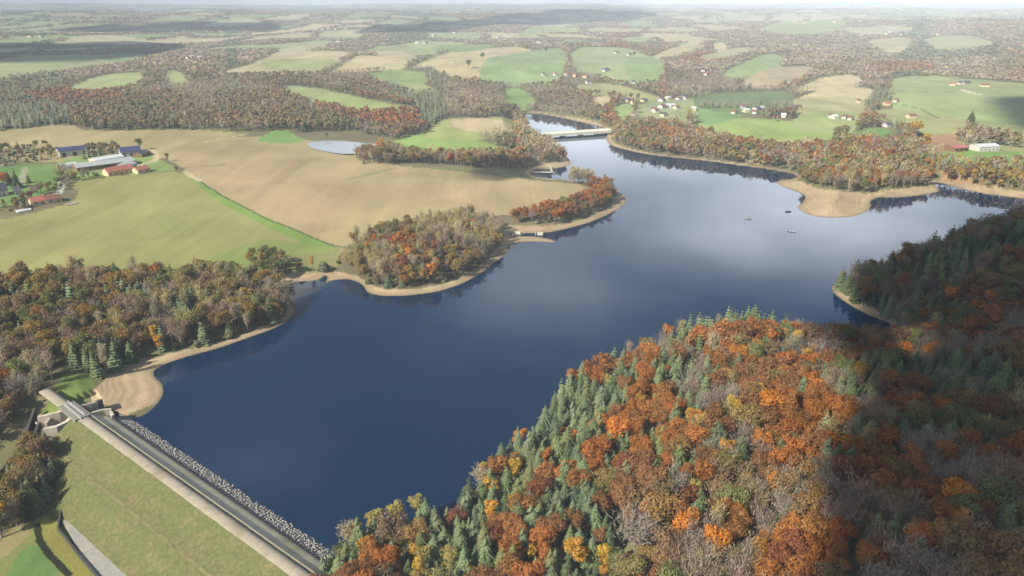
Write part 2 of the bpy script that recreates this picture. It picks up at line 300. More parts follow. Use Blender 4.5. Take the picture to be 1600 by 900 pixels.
def classify(P, h):
    """albedo and class of ground points: 0 ground, 1 field, 2 shore"""
    n = len(P); r = np.hypot(P[:, 0], P[:, 1]); j = P + np.stack([vnoise(P[:, 0] / 7, P[:, 1] / 7), vnoise(P[:, 0] / 7 + 50, P[:, 1] / 7)], -1) * 3 - 1.5
    col = np.tile(np.array(BASE_WOODS), (n, 1)); cls = np.zeros(n, int)
    grs = fbm(P[:, 0] / 60, P[:, 1] / 60, 3)
    col = col * (.7 + .6 * grs[:, None]); col[:, 1] += .012 * (grs > .5)
    # patchwork far away
    far = (r > 1500) | ((r > 1050) & (P[:, 0] > 120))
    cx = P[:, 0] / 240 + 1.3 * fbm(P[:, 0] / 700, P[:, 1] / 700, 2); cy = P[:, 1] / 760 + 1.3 * fbm(P[:, 0] / 700 + 9, P[:, 1] / 700, 2)
    key = _perm[(np.floor(cx).astype(int) * 7) & 255, (np.floor(cy).astype(int) * 13) & 255]
    fx = cx - np.floor(cx); fy = cy - np.floor(cy)
    openf = far & (key > np.where(r < 2300, .44, .28)) & (fx > .05) & (fx < .95) & (fy > .05) & (fy < .95) & (fbm(P[:, 0] / 1800, P[:, 1] / 1800, 2) > .30)
    pal = np.array([A(160,178,112), A(186,178,128), A(142,174,104), A(196,180,136)])
    col[openf] = pal[(key[openf] * 97).astype(int) % 4]; cls[openf] = 1
    for poly, c in FW:
        m = pip(j, poly); col[m] = c; cls[m] = 1
    for path, wd, c in TW:
        lo = path.min(0) - 20; hi = path.max(0) + 20
        b = np.nonzero((P > lo).all(1) & (P < hi).all(1))[0]
        if len(b):
            dd = segdist(P[b], path, False); mm = b[dd < wd + r[b] * .0004]; col[mm] = c; cls[mm] = 1
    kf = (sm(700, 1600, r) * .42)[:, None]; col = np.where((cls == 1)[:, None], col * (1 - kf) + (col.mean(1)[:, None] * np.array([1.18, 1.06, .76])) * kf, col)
    near = np.nonzero(r < 1900)[0]
    Q = P[near]; d = segdist(Q, LAKE); ins = pip(Q, LAKE)
    sand = np.zeros(len(Q), bool)
    jq = j[near]
    for poly in SANDW: sand |= pip(jq, poly)
    s, nn = dam_uv(Q); damz = (s > -4) & (s < DL + 3) & (np.abs(nn) < 14)
    sand &= ~damz; rim = (d < 3.2 + r[near] * .004 + 2.5 * (fbm(Q[:, 0] / 25, Q[:, 1] / 25, 2) - .5)) & (h[near] > -3)
    sc = np.array(A(198, 176, 140, .66)); mud = np.array(A(150, 128, 98, .7))
    t = fbm(Q[:, 0] / 18, Q[:, 1] / 18, 4)
    wet = sm(2.5, .2, d)
    cs = sc[None] * (.86 + .3 * t[:, None]); cs = cs * (1 - .5 * wet[:, None]); ring = .5 + .5 * np.sin(h[near] * 15 + 4 * t)
    cs = cs * (.86 + .22 * ring[:, None]); dark = sm(.52, .68, fbm(Q[:, 0] / 40 + 5, Q[:, 1] / 40, 3)); cs = cs * (1 - .45 * dark[:, None]) + mud * .45 * dark[:, None]
    m = (sand | rim | ins) & ~damz
    col[near[m]] = cs[m]; cls[near[m]] = 2
    col[near[ins]] = np.array([.05, .05, .035]) + 0 * col[near[ins]]
    shallow = ins & (d < 3) & sand; col[near[shallow]] = cs[shallow] * .6
    return col, cls

lap('regions')
# ------------------------------------------------------------------ materials
def newmat(name):
    m = bpy.data.materials.new(name); m.use_nodes = True; nt = m.node_tree; nt.nodes.clear()
    return m, nt, N(nt, 'ShaderNodeOutputMaterial')
def attr_surface(name, detail):
    m, nt, out = newmat(name); L = nt.links.new
    a = N(nt, 'ShaderNodeAttribute', attribute_name='Col'); geo = N(nt, 'ShaderNodeNewGeometry')
    def noise(sc, det=4, st=(1, 1, 1), rot=0.0, dist=0.0):
        mp = N(nt, 'ShaderNodeMapping'); mp.inputs['Scale'].default_value = st; mp.inputs['Rotation'].default_value = (0, 0, rot); L(geo.outputs['Position'], mp.inputs[0])
        n = N(nt, 'ShaderNodeTexNoise'); n.inputs['Scale'].default_value = sc; n.inputs['Detail'].default_value = det; n.inputs['Distortion'].default_value = dist; L(mp.outputs[0], n.inputs['Vector']); return n.outputs[0]
    if detail == 'field':
        n1 = noise(.012, 5, dist=.6); n2 = noise(.05, 4, (1, .16, 1), .62, .5); n3 = noise(.9, 3)
        v = mth(nt, 'ADD', mth(nt, 'ADD', mth(nt, 'MULTIPLY', n1, .9), mth(nt, 'MULTIPLY', n2, .55)), mth(nt, 'MULTIPLY', n3, .35))
        v = mth(nt, 'ADD', v, mth(nt, 'MULTIPLY', mth(nt, 'SUBTRACT', noise(.35, 3, (1, .03, 1), .66), .5), .24)); v = mth(nt, 'ADD', mth(nt, 'MULTIPLY', mth(nt, 'SUBTRACT', v, .90), .9), 1.0)
        g = mth(nt, 'MULTIPLY', mth(nt, 'SUBTRACT', noise(.008, 4, dist=1.0), .5), 2.6, clamp=True)
        c = mixc(nt, mth(nt, 'MULTIPLY', g, .55), a.outputs[0], mixc(nt, 1.0, a.outputs[0], (.72, .98, .62), 'MULTIPLY'))
        g2 = mth(nt, 'MULTIPLY', mth(nt, 'SUBTRACT', noise(.02, 5, (1, .4, 1), -.5, 1.2), .54), 5, clamp=True)
        c = mixc(nt, mth(nt, 'MULTIPLY', g2, .30), c, mixc(nt, 1.0, a.outputs[0], (.74, .76, .78), 'MULTIPLY'))
    else:
        n1 = noise(.08, 5); n3 = noise(1.2, 4)
        v = mth(nt, 'ADD', mth(nt, 'MULTIPLY', n1, .5), mth(nt, 'ADD', mth(nt, 'MULTIPLY', n3, .5), .5)); c = a.outputs[0]
    cc = N(nt, 'ShaderNodeVectorMath', operation='SCALE'); L(c, cc.inputs[0]); L(v, cc.inputs['Scale'])
    b = N(nt, 'ShaderNodeBsdfPrincipled'); L(cc.outputs[0], b.inputs['Base Color']); b.inputs['Roughness'].default_value = .95; b.inputs['Specular IOR Level'].default_value = .15
    bp = N(nt, 'ShaderNodeBump'); bp.inputs['Strength'].default_value = .35; bp.inputs['Distance'].default_value = .4; L(n3, bp.inputs['Height']); L(bp.outputs[0], b.inputs['Normal'])
    L(b.outputs[0], out.inputs[0]); return m
M_FIELD = attr_surface('field_grass', 'field'); M_GROUND = attr_surface('woodland_floor', 'g'); M_SAND = attr_surface('dry_sand', 'g')
def foliage_mat(name, use_attr, trans=.25):
    m, nt, out = newmat(name); L = nt.links.new
    if use_attr: c0 = N(nt, 'ShaderNodeAttribute', attribute_name='Col').outputs[0]
    else: c0 = N(nt, 'ShaderNodeObjectInfo').outputs['Color']
    geo = N(nt, 'ShaderNodeNewGeometry'); rpi = geo.outputs['Random Per Island']
    hs = N(nt, 'ShaderNodeHueSaturation'); L(c0, hs.inputs['Color'])
    L(mth(nt, 'ADD', mth(nt, 'MULTIPLY', rpi, .03), .487), hs.inputs['Hue'])
    L(mth(nt, 'ADD', mth(nt, 'MULTIPLY', mth(nt, 'FRACT', mth(nt, 'MULTIPLY', rpi, 37.7)), .50), .76), hs.inputs['Value'])
    d = N(nt, 'ShaderNodeBsdfDiffuse'); t = N(nt, 'ShaderNodeBsdfTranslucent'); L(hs.outputs[0], d.inputs[0]); L(hs.outputs[0], t.inputs[0])
    mx = N(nt, 'ShaderNodeMixShader'); mx.inputs[0].default_value = trans; L(d.outputs[0], mx.inputs[1]); L(t.outputs[0], mx.inputs[2]); L(mx.outputs[0], out.inputs[0]); return m
M_LEAF = foliage_mat('foliage', False); M_LEAFS = foliage_mat('wood_foliage', True)
def solid(name, c, rough=.8, noise=0.0, sc=1.0, spec=.3, bump=0.0, metal=0.0, stain=None):
    m, nt, out = newmat(name); L = nt.links.new; b = N(nt, 'ShaderNodeBsdfPrincipled'); b.inputs['Roughness'].default_value = rough; b.inputs['Specular IOR Level'].default_value = spec; b.inputs['Metallic'].default_value = metal
    geo = N(nt, 'ShaderNodeNewGeometry'); n = N(nt, 'ShaderNodeTexNoise'); n.inputs['Scale'].default_value = sc; n.inputs['Detail'].default_value = 6; L(geo.outputs['Position'], n.inputs['Vector'])
    f = mth(nt, 'ADD', mth(nt, 'MULTIPLY', mth(nt, 'SUBTRACT', n.outputs[0], .5), 2 * noise), 1.0)
    cc = N(nt, 'ShaderNodeVectorMath', operation='SCALE'); L(f, cc.inputs['Scale'])
    if stain:
        n2 = N(nt, 'ShaderNodeTexNoise'); n2.inputs['Scale'].default_value = sc * .25; n2.inputs['Detail'].default_value = 5; L(geo.outputs['Position'], n2.inputs['Vector'])
        L(mixc(nt, mth(nt, 'MULTIPLY', mth(nt, 'SUBTRACT', n2.outputs[0], .5), 5, clamp=True), c, stain), cc.inputs[0])
    else: cc.inputs[0].default_value = c[:3]
    L(cc.outputs[0], b.inputs['Base Color'])
    if bump:
        bp = N(nt, 'ShaderNodeBump'); bp.inputs['Strength'].default_value = bump; bp.inputs['Distance'].default_value = .3; L(n.outputs[0], bp.inputs['Height']); L(bp.outputs[0], b.inputs['Normal'])
    L(b.outputs[0], out.inputs[0]); return m
M_BARK = solid('pale_bark', (.26, .22, .18), .9, .3, 2); M_DBARK = solid('dark_bark', (.09, .07, .055), .9, .3, 2)
M_CONC = solid('concrete', A(212, 204, 182), .85, .18, .7, stain=A(180, 170, 148)); M_DCONC = solid('dark_concrete', (.06, .058, .055), .9, .4, .5)  # besides stains, the darkest concrete carries the spillway basin's shade in its colour
M_ROAD = solid('crest_road_gravel', A(184, 174, 154, .6), .9, .25, .8, stain=A(156, 148, 122, .6)); M_SLOPE = solid('dam_grass', A(124, 128, 78, .56), .95, .5, .9, stain=A(142, 134, 92, .56), bump=.5)
M_UP = solid('upstream_face_gravel', A(205, 198, 168, .9), .95, .3, .5, stain=A(168, 168, 124, .85), bump=.4); M_ROCK = solid('riprap_rock', A(180, 176, 168, .76), .9, .3, 1.5)
M_WEAR = solid('worn_grass', A(160, 152, 104, .6), .95, .6, .9, stain=A(132, 132, 84, .58)); M_RAIL = solid('galvanised_steel', (.45, .45, .44), .5, .1, 2)

def obj(name, me, mats=(), parent=None):
    o = bpy.data.objects.new(name, me); COL.objects.link(o)
    if mats is not None:
        for m in (mats if isinstance(mats, (list, tuple)) else [mats]):
            if m.name not in [x.name for x in me.materials if x]: me.materials.append(m)
    if parent: o.parent = parent
    return o
def tag(o, label=None, cat=None, group=None, kind=None):
    if label: o['label'] = label
    if cat: o['category'] = cat
    if group: o['group'] = group
    if kind: o['kind'] = kind
    return o
def mk(name, V, T, C=None, smooth=False):
    me = bpy.data.meshes.new(name); V = np.asarray(V, np.float32); T = np.asarray(T, np.int32); k = T.shape[1]
    me.vertices.add(len(V)); me.vertices.foreach_set('co', V.ravel()); me.loops.add(T.size); me.loops.foreach_set('vertex_index', T.ravel())
    me.polygons.add(len(T)); me.polygons.foreach_set('loop_start', np.arange(0, T.size, k, dtype=np.int32))
    if smooth: me.polygons.foreach_set('use_smooth', np.ones(len(T), bool))
    if C is not None:
        at = me.color_attributes.new('Col', 'FLOAT_COLOR', 'POINT'); cc = np.ones((len(V), 4), np.float32); cc[:, :3] = C; at.data.foreach_set('color', cc.ravel())
    me.update(calc_edges=True); return me
class MB:
    """collects shapes for one mesh"""
    def __init__(s): s.v = []; s.f = []
    def add(s, V, Fs):
        b = len(s.v); s.v += [tuple(float(q) for q in p) for p in V]; s.f += [tuple(i + b for i in f) for f in Fs]
    def hexa(s, lo4, hi4):
        s.add(list(lo4) + list(hi4), [(3, 2, 1, 0), (4, 5, 6, 7), (0, 1, 5, 4), (1, 2, 6, 5), (2, 3, 7, 6), (3, 0, 4, 7)])
    def box(s, c, sz, yaw=0.0):
        ca, sa = math.cos(yaw), math.sin(yaw); q = [(-1, -1), (1, -1), (1, 1), (-1, 1)]
        p = [(c[0] + a * sz[0] / 2 * ca - b * sz[1] / 2 * sa, c[1] + a * sz[0] / 2 * sa + b * sz[1] / 2 * ca) for a, b in q]
        s.hexa([(*k, c[2]) for k in p], [(*k, c[2] + sz[2]) for k in p])
    def wall(s, P, z0, z1, th):
        P = [np.array(p[:2], float) for p in P]; n = len(P); z0 = [z0] * n if np.isscalar(z0) else z0; z1 = [z1] * n if np.isscalar(z1) else z1; nn = []
        for i in range(n):
            a = P[max(i - 1, 0)]; b = P[min(i + 1, n - 1)]; d = (b - a) / np.linalg.norm(b - a); nn.append(np.array([-d[1], d[0]]) * th / 2)
        for i in range(n - 1):
            a0, a1, b0, b1 = P[i] - nn[i], P[i] + nn[i], P[i + 1] - nn[i + 1], P[i + 1] + nn[i + 1]
            s.hexa([(*a0, z0[i]), (*b0, z0[i + 1]), (*b1, z0[i + 1]), (*a1, z0[i])], [(*a0, z1[i]), (*b0, z1[i + 1]), (*b1, z1[i + 1]), (*a1, z1[i])])
    def build(s, name, mat, parent=None):
        me = bpy.data.meshes.new(name); me.from_pydata(s.v, [], s.f); me.update()
        return obj(name, me, mat, parent)
def empty(name, loc=(0, 0, 0), rz=0.0):
    o = bpy.data.objects.new(name, None); COL.objects.link(o); o.location = loc; o.rotation_euler = (0, 0, rz); o.empty_display_size = .5; return o
def child_at(o, root):      # geometry given in world space, parented to a thing whose Empty stands elsewhere
    o.parent = root; o.matrix_parent_inverse = Matrix.Translation(-Vector(root.location)) if root.rotation_euler[2] == 0 else root.matrix_basis.inverted(); return o

# ------------------------------------------------------------------ ground, shore, fields, water
CC, CL = classify(P, Hh)
nr, na = G_r.shape; ii, jj = np.meshgrid(np.arange(nr - 1), np.arange(na - 1), indexing='ij'); a = (ii * na + jj).ravel()
Q = np.stack([a, a + 1, a + na + 1, a + na], -1)
Q = Q[:, ::-1]
V3 = np.stack([PX, PY, Hh], -1)
fc = np.maximum.reduce([CL[Q[:, k]] for k in range(4)])
for k, (nm, mt) in enumerate((('ground', M_GROUND), ('field', M_FIELD), ('sandy_shore', M_SAND))):
    q = Q[fc == k]; u, inv = np.unique(q, return_inverse=True)
    o = obj(nm, mk(nm, V3[u], inv.reshape(q.shape), CC[u], True), mt); tag(o, kind='structure')
# water
M_WATER, nt, out = newmat('lake_water')
b = N(nt, 'ShaderNodeBsdfPrincipled'); b.inputs['Base Color'].default_value = (.0026, .019, .050, 1); b.inputs['IOR'].default_value = 1.333; b.inputs['Specular IOR Level'].default_value = .5
geo = N(nt, 'ShaderNodeNewGeometry')
n = N(nt, 'ShaderNodeTexNoise'); n.inputs['Scale'].default_value = .010; n.inputs['Detail'].default_value = 4; n.inputs['Distortion'].default_value = 1.0; nt.links.new(geo.outputs['Position'], n.inputs['Vector'])
mps = N(nt, 'ShaderNodeMapping'); mps.inputs['Scale'].default_value = (.35, 1.6, 1); mps.inputs['Rotation'].default_value = (0, 0, .5); nt.links.new(geo.outputs['Position'], mps.inputs[0]); nt.links.new(mps.outputs[0], n.inputs['Vector'])
rr = mth(nt, 'ADD', mth(nt, 'MULTIPLY', mth(nt, 'MULTIPLY', mth(nt, 'SUBTRACT', n.outputs[0], .42), 3.0, clamp=True), .05), .02); nt.links.new(rr, b.inputs['Roughness'])
n2 = N(nt, 'ShaderNodeTexNoise'); n2.inputs['Scale'].default_value = .7; n2.inputs['Detail'].default_value = 3; nt.links.new(geo.outputs['Position'], n2.inputs['Vector'])
bp = N(nt, 'ShaderNodeBump'); bp.inputs['Strength'].default_value = .06; bp.inputs['Distance'].default_value = .08; nt.links.new(n2.outputs[0], bp.inputs['Height']); nt.links.new(bp.outputs[0], b.inputs['Normal'])
nt.links.new(b.outputs[0], out.inputs[0])
nearm = np.hypot(PX, PY) < 1900; idx = np.nonzero(nearm)[0]; wet = np.zeros(len(P), bool)
dw = segdist(P[idx], LAKE); iw = pip(P[idx], LAKE); wet[idx] = iw | (dw < 2.5)
s_, n_ = dam_uv(P); wet &= ~((s_ > -25) & (s_ < DL + 20) & (n_ < -1.5) & ~pip(P, LAKE))
q = Q[wet[Q].all(1)]; u, inv = np.unique(q, return_inverse=True)
o = obj('lake_water', mk('lake_water', np.stack([PX[u], PY[u], 0 * u], -1), inv.reshape(q.shape)), M_WATER); tag(o, kind='structure')
# small pond beyond the tan field and puddles by the spit
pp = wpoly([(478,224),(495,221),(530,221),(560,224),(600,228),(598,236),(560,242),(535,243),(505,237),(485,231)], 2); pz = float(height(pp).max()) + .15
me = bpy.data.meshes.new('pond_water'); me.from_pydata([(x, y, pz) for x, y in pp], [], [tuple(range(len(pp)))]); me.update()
tag(obj('pond_water', me, solid('sky_toned_pond_water', (.36, .39, .41), .12, .05, .05, spec=.5)), kind='structure')  # pale sky reflection put into the pond's base colour

lap('ground')
# ------------------------------------------------------------------ the dam
def duv(s, n): q = DA + DAX * s + DN * n; return q
def strip(name, mat, rows, s0, s1, parent, step=2.0, jit=0.0):
    """a surface along the dam: rows = [(n, z), ...] profile"""
    ss = np.linspace(s0, s1, int((s1 - s0) / step) + 2); V = []; T = []
    for s in ss:
        for n, z in rows: p = duv(s, n + (rng.random() - .5) * jit); V.append((p[0], p[1], z + (rng.random() - .5) * jit * .5))
    m = len(rows)
    for i in range(len(ss) - 1):
        for k in range(m - 1): T.append((i * m + k, i * m + k + 1, (i + 1) * m + k + 1, (i + 1) * m + k))
    return obj(name, mk(name, V, np.array(T)[:, ::-1], None, False), mat, parent)
S0, S1 = -7.0, DL + 12
dam = empty('earth_dam'); tag(dam, 'long straight earth dam with pale crest road, grass slope and rock edge at the water', 'dam')
strip('upstream_face', M_UP, [(-6.3, 3.05), (-9.5, 4.95), (-13.0, 6.95)], S0, S1, dam, jit=.12)
strip('downstream_slope', M_SLOPE, [(-17.2, 6.9), (-18.5, 6.1), (-22, 3.9), (-26.6, 1.05), (-28.6, .75), (-32.5, -2.6), (-39, -6.9), (-41.5, -7.5)], -6.2, DL + 26, dam, jit=.16)
strip('bench_track', M_WEAR, [(-27.0, 1.02), (-27.55, 1.03), (-28.1, .98)], 6, DL + 20, dam, jit=.10)
strip('crest_road', M_ROAD, [(-13.3, 6.6), (-13.35, 7.1), (-14.8, 7.16), (-17.1, 7.08), (-17.4, 6.6)], -37, DL + 14, dam, jit=.08)
strip('edge_kerb', solid('kerb_concrete', A(150, 146, 130, .6), .9, .2, 1), [(-12.4, 6.5), (-12.42, 7.22), (-12.6, 7.22), (-12.62, 6.5)], S0 + 2, DL + 12, dam)
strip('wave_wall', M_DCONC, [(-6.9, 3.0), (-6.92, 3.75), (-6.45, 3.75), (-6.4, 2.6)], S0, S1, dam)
# riprap: tumbled stones on the waterline
V = []; T = []; ico_v = None
def ico(sub):
    t = (1 + 5 ** .5) / 2; v = np.array([(-1, t, 0), (1, t, 0), (-1, -t, 0), (1, -t, 0), (0, -1, t), (0, 1, t), (0, -1, -t), (0, 1, -t), (t, 0, -1), (t, 0, 1), (-t, 0, -1), (-t, 0, 1)], float)
    f = [(0,11,5),(0,5,1),(0,1,7),(0,7,10),(0,10,11),(1,5,9),(5,11,4),(11,10,2),(10,7,6),(7,1,8),(3,9,4),(3,4,2),(3,2,6),(3,6,8),(3,8,9),(4,9,5),(2,4,11),(6,2,10),(8,6,7),(9,8,1)]
    v /= np.linalg.norm(v, axis=1)[:, None]; return v, np.array(f)
IV, IF = ico(0)
k = 0
for s in np.arange(S0, S1, .58):
    for n in np.arange(-6.6, 1.0, .6):
        p = duv(s + rng.normal(0, .25), n + rng.normal(0, .22)); z = -n * .46 + rng.normal(0, .04); sc = rng.uniform(.2, .42)
        r = IV * (sc * rng.uniform(.65, 1.15, (12, 1))) * np.array([1, 1, .75]); V.append(r + np.array([p[0], p[1], z])); T.append(IF + 12 * k); k += 1
o = obj('riprap', mk('riprap', np.concatenate(V), np.concatenate(T)), M_ROCK, dam); o['kind'] = 'stuff'
strip('riprap_bed', solid('riprap_fines', A(172, 168, 160, .66), .95, .3, 2), [(1.5, -.9), (-3, 1.1), (-6.6, 2.75)], S0, S1, dam)

# toe apron and its kerb
ap = empty('concrete_apron'); tag(ap, 'grey concrete apron laid along the foot of the dam with a dark kerb', 'concrete apron')
pz = un(np.array([96, 106, 150, 200, 250, 190, 155, 127]), np.array([812, 815, 850, 902, 960, 960, 902, 868.]), -7.0)
bb = MB(); bb.add([(*p, -6.75) for p in pz] + [(*p, -8) for p in pz], [tuple(range(7, -1, -1))] + [(i, (i + 1) % 8, 8 + (i + 1) % 8, 8 + i) for i in range(8)]); child_at(bb.build('slab', solid('apron_concrete', A(172, 170, 158), .9, .3, .6, stain=A(190, 182, 160))), ap)
bb = MB(); bb.wall(un(np.array([97., 95, 91, 126, 155, 190]), np.array([779., 800, 826, 870, 904, 962]), -6.6), -8, -6.1, .5); child_at(bb.build('kerb', M_DCONC), ap)
bb = MB(); bp_ = un(96, 777, -6.5); bb.box((bp_[0], bp_[1], -8), (.5, .5, 2.6)); child_at(bb.build('marker_post', M_CONC), ap)

# spillway
sw = empty('spillway', (*un(113, 641, 7), 0)); tag(sw, 'concrete spillway with road bridge, flared walls and dark channel at the dam end', 'spillway')
def spx(pts, z): pts = np.array(pts, float); return un(pts[:, 0], pts[:, 1], z)
def swp(name, mat, f): bb = MB(); f(bb); o = bb.build(name, mat); child_at(o, sw); return o
swp('bridge_deck', solid('deck_concrete', A(164, 162, 150, .55), .8, .12, 1), lambda m: m.wall(spx([(103, 631), (130, 652)], 7.4), 6.3, 7.5, 5.6))
for q0, q1 in (([(106, 629), (132, 649)]), ([(101, 634), (127, 655)])):
    def rl(m, a=q0, b=q1):
        e = spx([a, b], 7.4); m.wall(e, 8.45, 8.55, .1); m.wall(e, 7.5, 7.75, .22)
        for t in np.linspace(0, 1, 9): q = e[0] * (1 - t) + e[1] * t; m.box((q[0], q[1], 7.5), (.1, .1, 1.0))
    swp('railing', M_RAIL, rl)
swp('wing_wall', M_CONC, lambda m: m.wall(spx([(116, 637), (128, 633), (143, 629), (152, 626)], 6.6), -1, [6.7, 6.6, 6.4, 6.0], .9))
swp('wing_wall', M_CONC, lambda m: m.wall(spx([(128, 648), (145, 644), (160, 639), (171, 637), (175, 643)], 6.6), -1, [6.8, 6.6, 6.4, 6.2, 5.0], 1.0))
swp('inlet_floor', M_CONC, lambda m: m.add([(*p, 1.45) for p in spx([(110, 640), (126, 652), (170, 650), (158, 634), (125, 632)], 1.45)], [(0, 1, 2, 3, 4)]))
swp('end_pier', M_DCONC, lambda m: (m.wall(spx([(151, 628), (156, 620)], 6.2), -1, [6.3, 5.2], 1.4)))
swp('end_pier', M_DCONC, lambda m: (m.wall(spx([(171, 640), (181, 634)], 6.2), -1, [6.2, 3.8], 1.4)))
swp('chute_wall', M_CONC, lambda m: m.wall(spx([(108, 638), (92, 643), (76, 646), (58, 649)], 6.2), -4, [6.6, 6.2, 5.9, 5.6], 1.5))
swp('chute_wall', M_CONC, lambda m: m.wall(spx([(116, 652), (104, 659), (88, 664), (66, 667)], 5.4), -4, [6.6, 5.6, 5.0, 4.6], 1.5))
swp('chute_floor', M_CONC, lambda m: m.add([(*p, 1.3) for p in spx([(106, 648), (120, 656), (66, 676), (54, 660)], 1.3)], [(0, 3, 2, 1)]))
swp('divider_wall', M_CONC, lambda m: m.wall(spx([(78, 652), (71, 662)], 4.5), 0, 4.6, .9))
swp('sluice_gate', M_RAIL, lambda m: m.wall(spx([(107, 643), (117, 651)], 5.0), 1.3, 4.8, .4))
swp('basin_wall', M_DCONC, lambda m: m.wall(spx([(57, 650), (38, 674), (20, 705), (-12, 745)], 1.0), -9.5, [4.6, -.2, -3.2, -4.5], .9))  # shade of the basin faces turned from the sun is in their dark colour
swp('basin_wall', M_DCONC, lambda m: m.wall(spx([(66, 668), (47, 692), (25, 730), (5, 765)], 0.5), -9.5, [4.2, .2, -3.2, -4.5], .9))
swp('basin_drop', M_DCONC, lambda m: m.wall(spx([(58, 652), (66, 668)], 2.0), -9.5, 1.6, .8))
swp('basin_floor', M_DCONC, lambda m: m.add([(*p, -8.7) for p in spx([(60, 650), (70, 672), (8, 772), (-14, 748)], -7)], [(0, 1, 2, 3)]))

# road bridge over the narrows
rb = empty('road_bridge', (*un(890, 210, 0), 0)); tag(rb, 'low pale road bridge crossing the narrow arm of the lake', 'bridge')
e0, e1 = un(828, 211, 4.0), un(956, 203, 4.0); dirb = (e1 - e0) / np.linalg.norm(e1 - e0); nb_ = np.array([-dirb[1], dirb[0]])
def rbp(name, mat, f): m = MB(); f(m); return child_at(m.build(name, mat), rb)
rbp('deck', solid('bridge_asphalt', A(214, 220, 196, .95), .9, .1, .3), lambda m: m.wall([e0, e1], 3.3, 4.2, 15))
for sgn in (-1, 1): rbp('parapet', solid('pale_parapet', A(228, 224, 206, .8), .8, .05, .3), lambda m: m.wall([e0 + nb_ * 7.6 * sgn, e1 + nb_ * 7.6 * sgn], 1.9, 5.1, .6))
for t in (.18, .39, .61, .82): rbp('pier', M_CONC, lambda m: m.wall([e0 + (e1 - e0) * t - nb_ * 6.5, e0 + (e1 - e0) * t + nb_ * 6.5], -4, 3.3, 1.6))
rbp('abutment', M_CONC, lambda m: m.wall([e0 - dirb * 9, e0 + dirb * .5], -1, 3.9, 17)); rbp('abutment', M_CONC, lambda m: m.wall([e1 - dirb * .5, e1 + dirb * 9], -1, 3.9, 17))

# small weirs at the inlet of the spit, jetty and boats
def weir(px, py, wpx, label):
    c = hit(px, py)[0]; r_ = empty('sluice_box', c); r_['label'] = label; r_['category'] = 'sluice'
    m = MB(); m.wall([(-2.6, -1.2), (-2.0, 1.6)], -1, 2.2, .5); o = m.build('side_wall', M_CONC, r_)
    m = MB(); m.wall([(2.6, -1.2), (2.0, 1.6)], -1, 2.2, .5); m.build('side_wall', M_CONC, r_)
    m = MB(); m.box((0, 1.3, -1), (4.2, .5, 2.9)); m.build('head_wall', M_CONC, r_); m = MB(); m.add([(-2.4, 1.2, 1.2), (2.4, 1.2, 1.2), (3.2, -2.4, -.3), (-3.2, -2.4, -.3)], [(0, 3, 2, 1)]); m.build('apron', M_CONC, r_)
weir(807, 366, 8, 'left of two white concrete sluices beside the sand spit'); weir(842, 368, 10, 'right of two white concrete sluices beside the sand spit')
jt = hit(862, 273)[0]; j = empty('jetty', (jt[0], jt[1], 0)); tag(j, 'thin pale L-shaped jetty in the small cove behind the tan field', 'jetty')
m = MB(); m.box((0, 12, .9), (2.2, 30, .3)); m.build('walkway', M_CONC, j); m = MB(); m.box((-9, -3.5, .9), (20, 4.5, .3)); m.build('platform', M_CONC, j)
for t in (2, 14, 26): m = MB(); m.box((0, t, -2), (.5, .5, 2.9)); m.build('pile', M_DCONC, j)
def boat(px, py, yaw, hull, label, L=4.6):
    c = un(px, py, 0); r_ = empty('fishing_boat', (c[0], c[1], 0), yaw); tag(r_, label, 'boat', 'small fishing boats on the lake')
    V = []; n = 7
    for i in range(n):
        t = i / (n - 1); wd = .95 * (1 - t ** 2.6) + .02; x = (t - .5) * L; sheer = .5 + .25 * t * t
        V += [(x, -wd, sheer), (x, -wd * .7, -.15), (x, wd * .7, -.15), (x, wd, sheer), (x, wd * .86, sheer), (x, wd * .6, .12), (x, -wd * .6, .12), (x, -wd * .86, sheer)]
    Fs = [(i * 8 + k, i * 8 + (k + 1) % 8, (i + 1) * 8 + (k + 1) % 8, (i + 1) * 8 + k) for i in range(n - 1) for k in range(8)] + [(0, 7, 6, 5, 4, 3, 2, 1)]
    m = MB(); m.add(V, Fs); m.build('hull', hull, r_)
    for q in (-.9, .7): m = MB(); m.box((q, 0, .35), (.35, 1.3, .08)); m.build('thwart', M_BARK, r_)
    m = MB(); m.box((-L / 2 - .1, 0, .1), (.35, .4, .9)); m.build('outboard_motor', M_DCONC, r_)
    pm = MB()   # seated angler as one lofted body
    rings = [(.0, .36, .24, .3), (.0, .62, .25, .2), (.02, .95, .28, .18), (.03, 1.12, .2, .14), (.03, 1.18, .08, .08), (.04, 1.28, .12, .12), (.04, 1.42, .09, .1)]
    VV = []; 
    for dx, z, a_, b_ in rings:
        for k in range(8): VV.append((-.9 + dx + b_ * math.cos(k * math.pi / 4), a_ * math.sin(k * math.pi / 4), z))
    FF = [(i * 8 + k, i * 8 + (k + 1) % 8, (i + 1) * 8 + (k + 1) % 8, (i + 1) * 8 + k) for i in range(len(rings) - 1) for k in range(8)] + [tuple(range(48, 56))]
    pm.add(VV, FF); pm.add([(-.8, -.2, .4), (-.2, -.2, .55), (-.2, -.05, .4), (-.8, -.05, .3), (-.8, .2, .4), (-.2, .2, .55), (-.2, .05, .4), (-.8, .05, .3)], [(0, 1, 2, 3), (7, 6, 5, 4)])
    po = pm.build('person', solid('dark_jacket', (.04, .05, .06), .9), None); po.location = (c[0], c[1], 0); po.rotation_euler = (0, 0, yaw); tag(po, 'angler in dark clothes sitting in the ' + label.split(' with')[0], 'person')
M_HW = solid('white_hull', (.34, .36, .38), .5); M_HD = solid('dark_hull', (.06, .07, .09), .5)
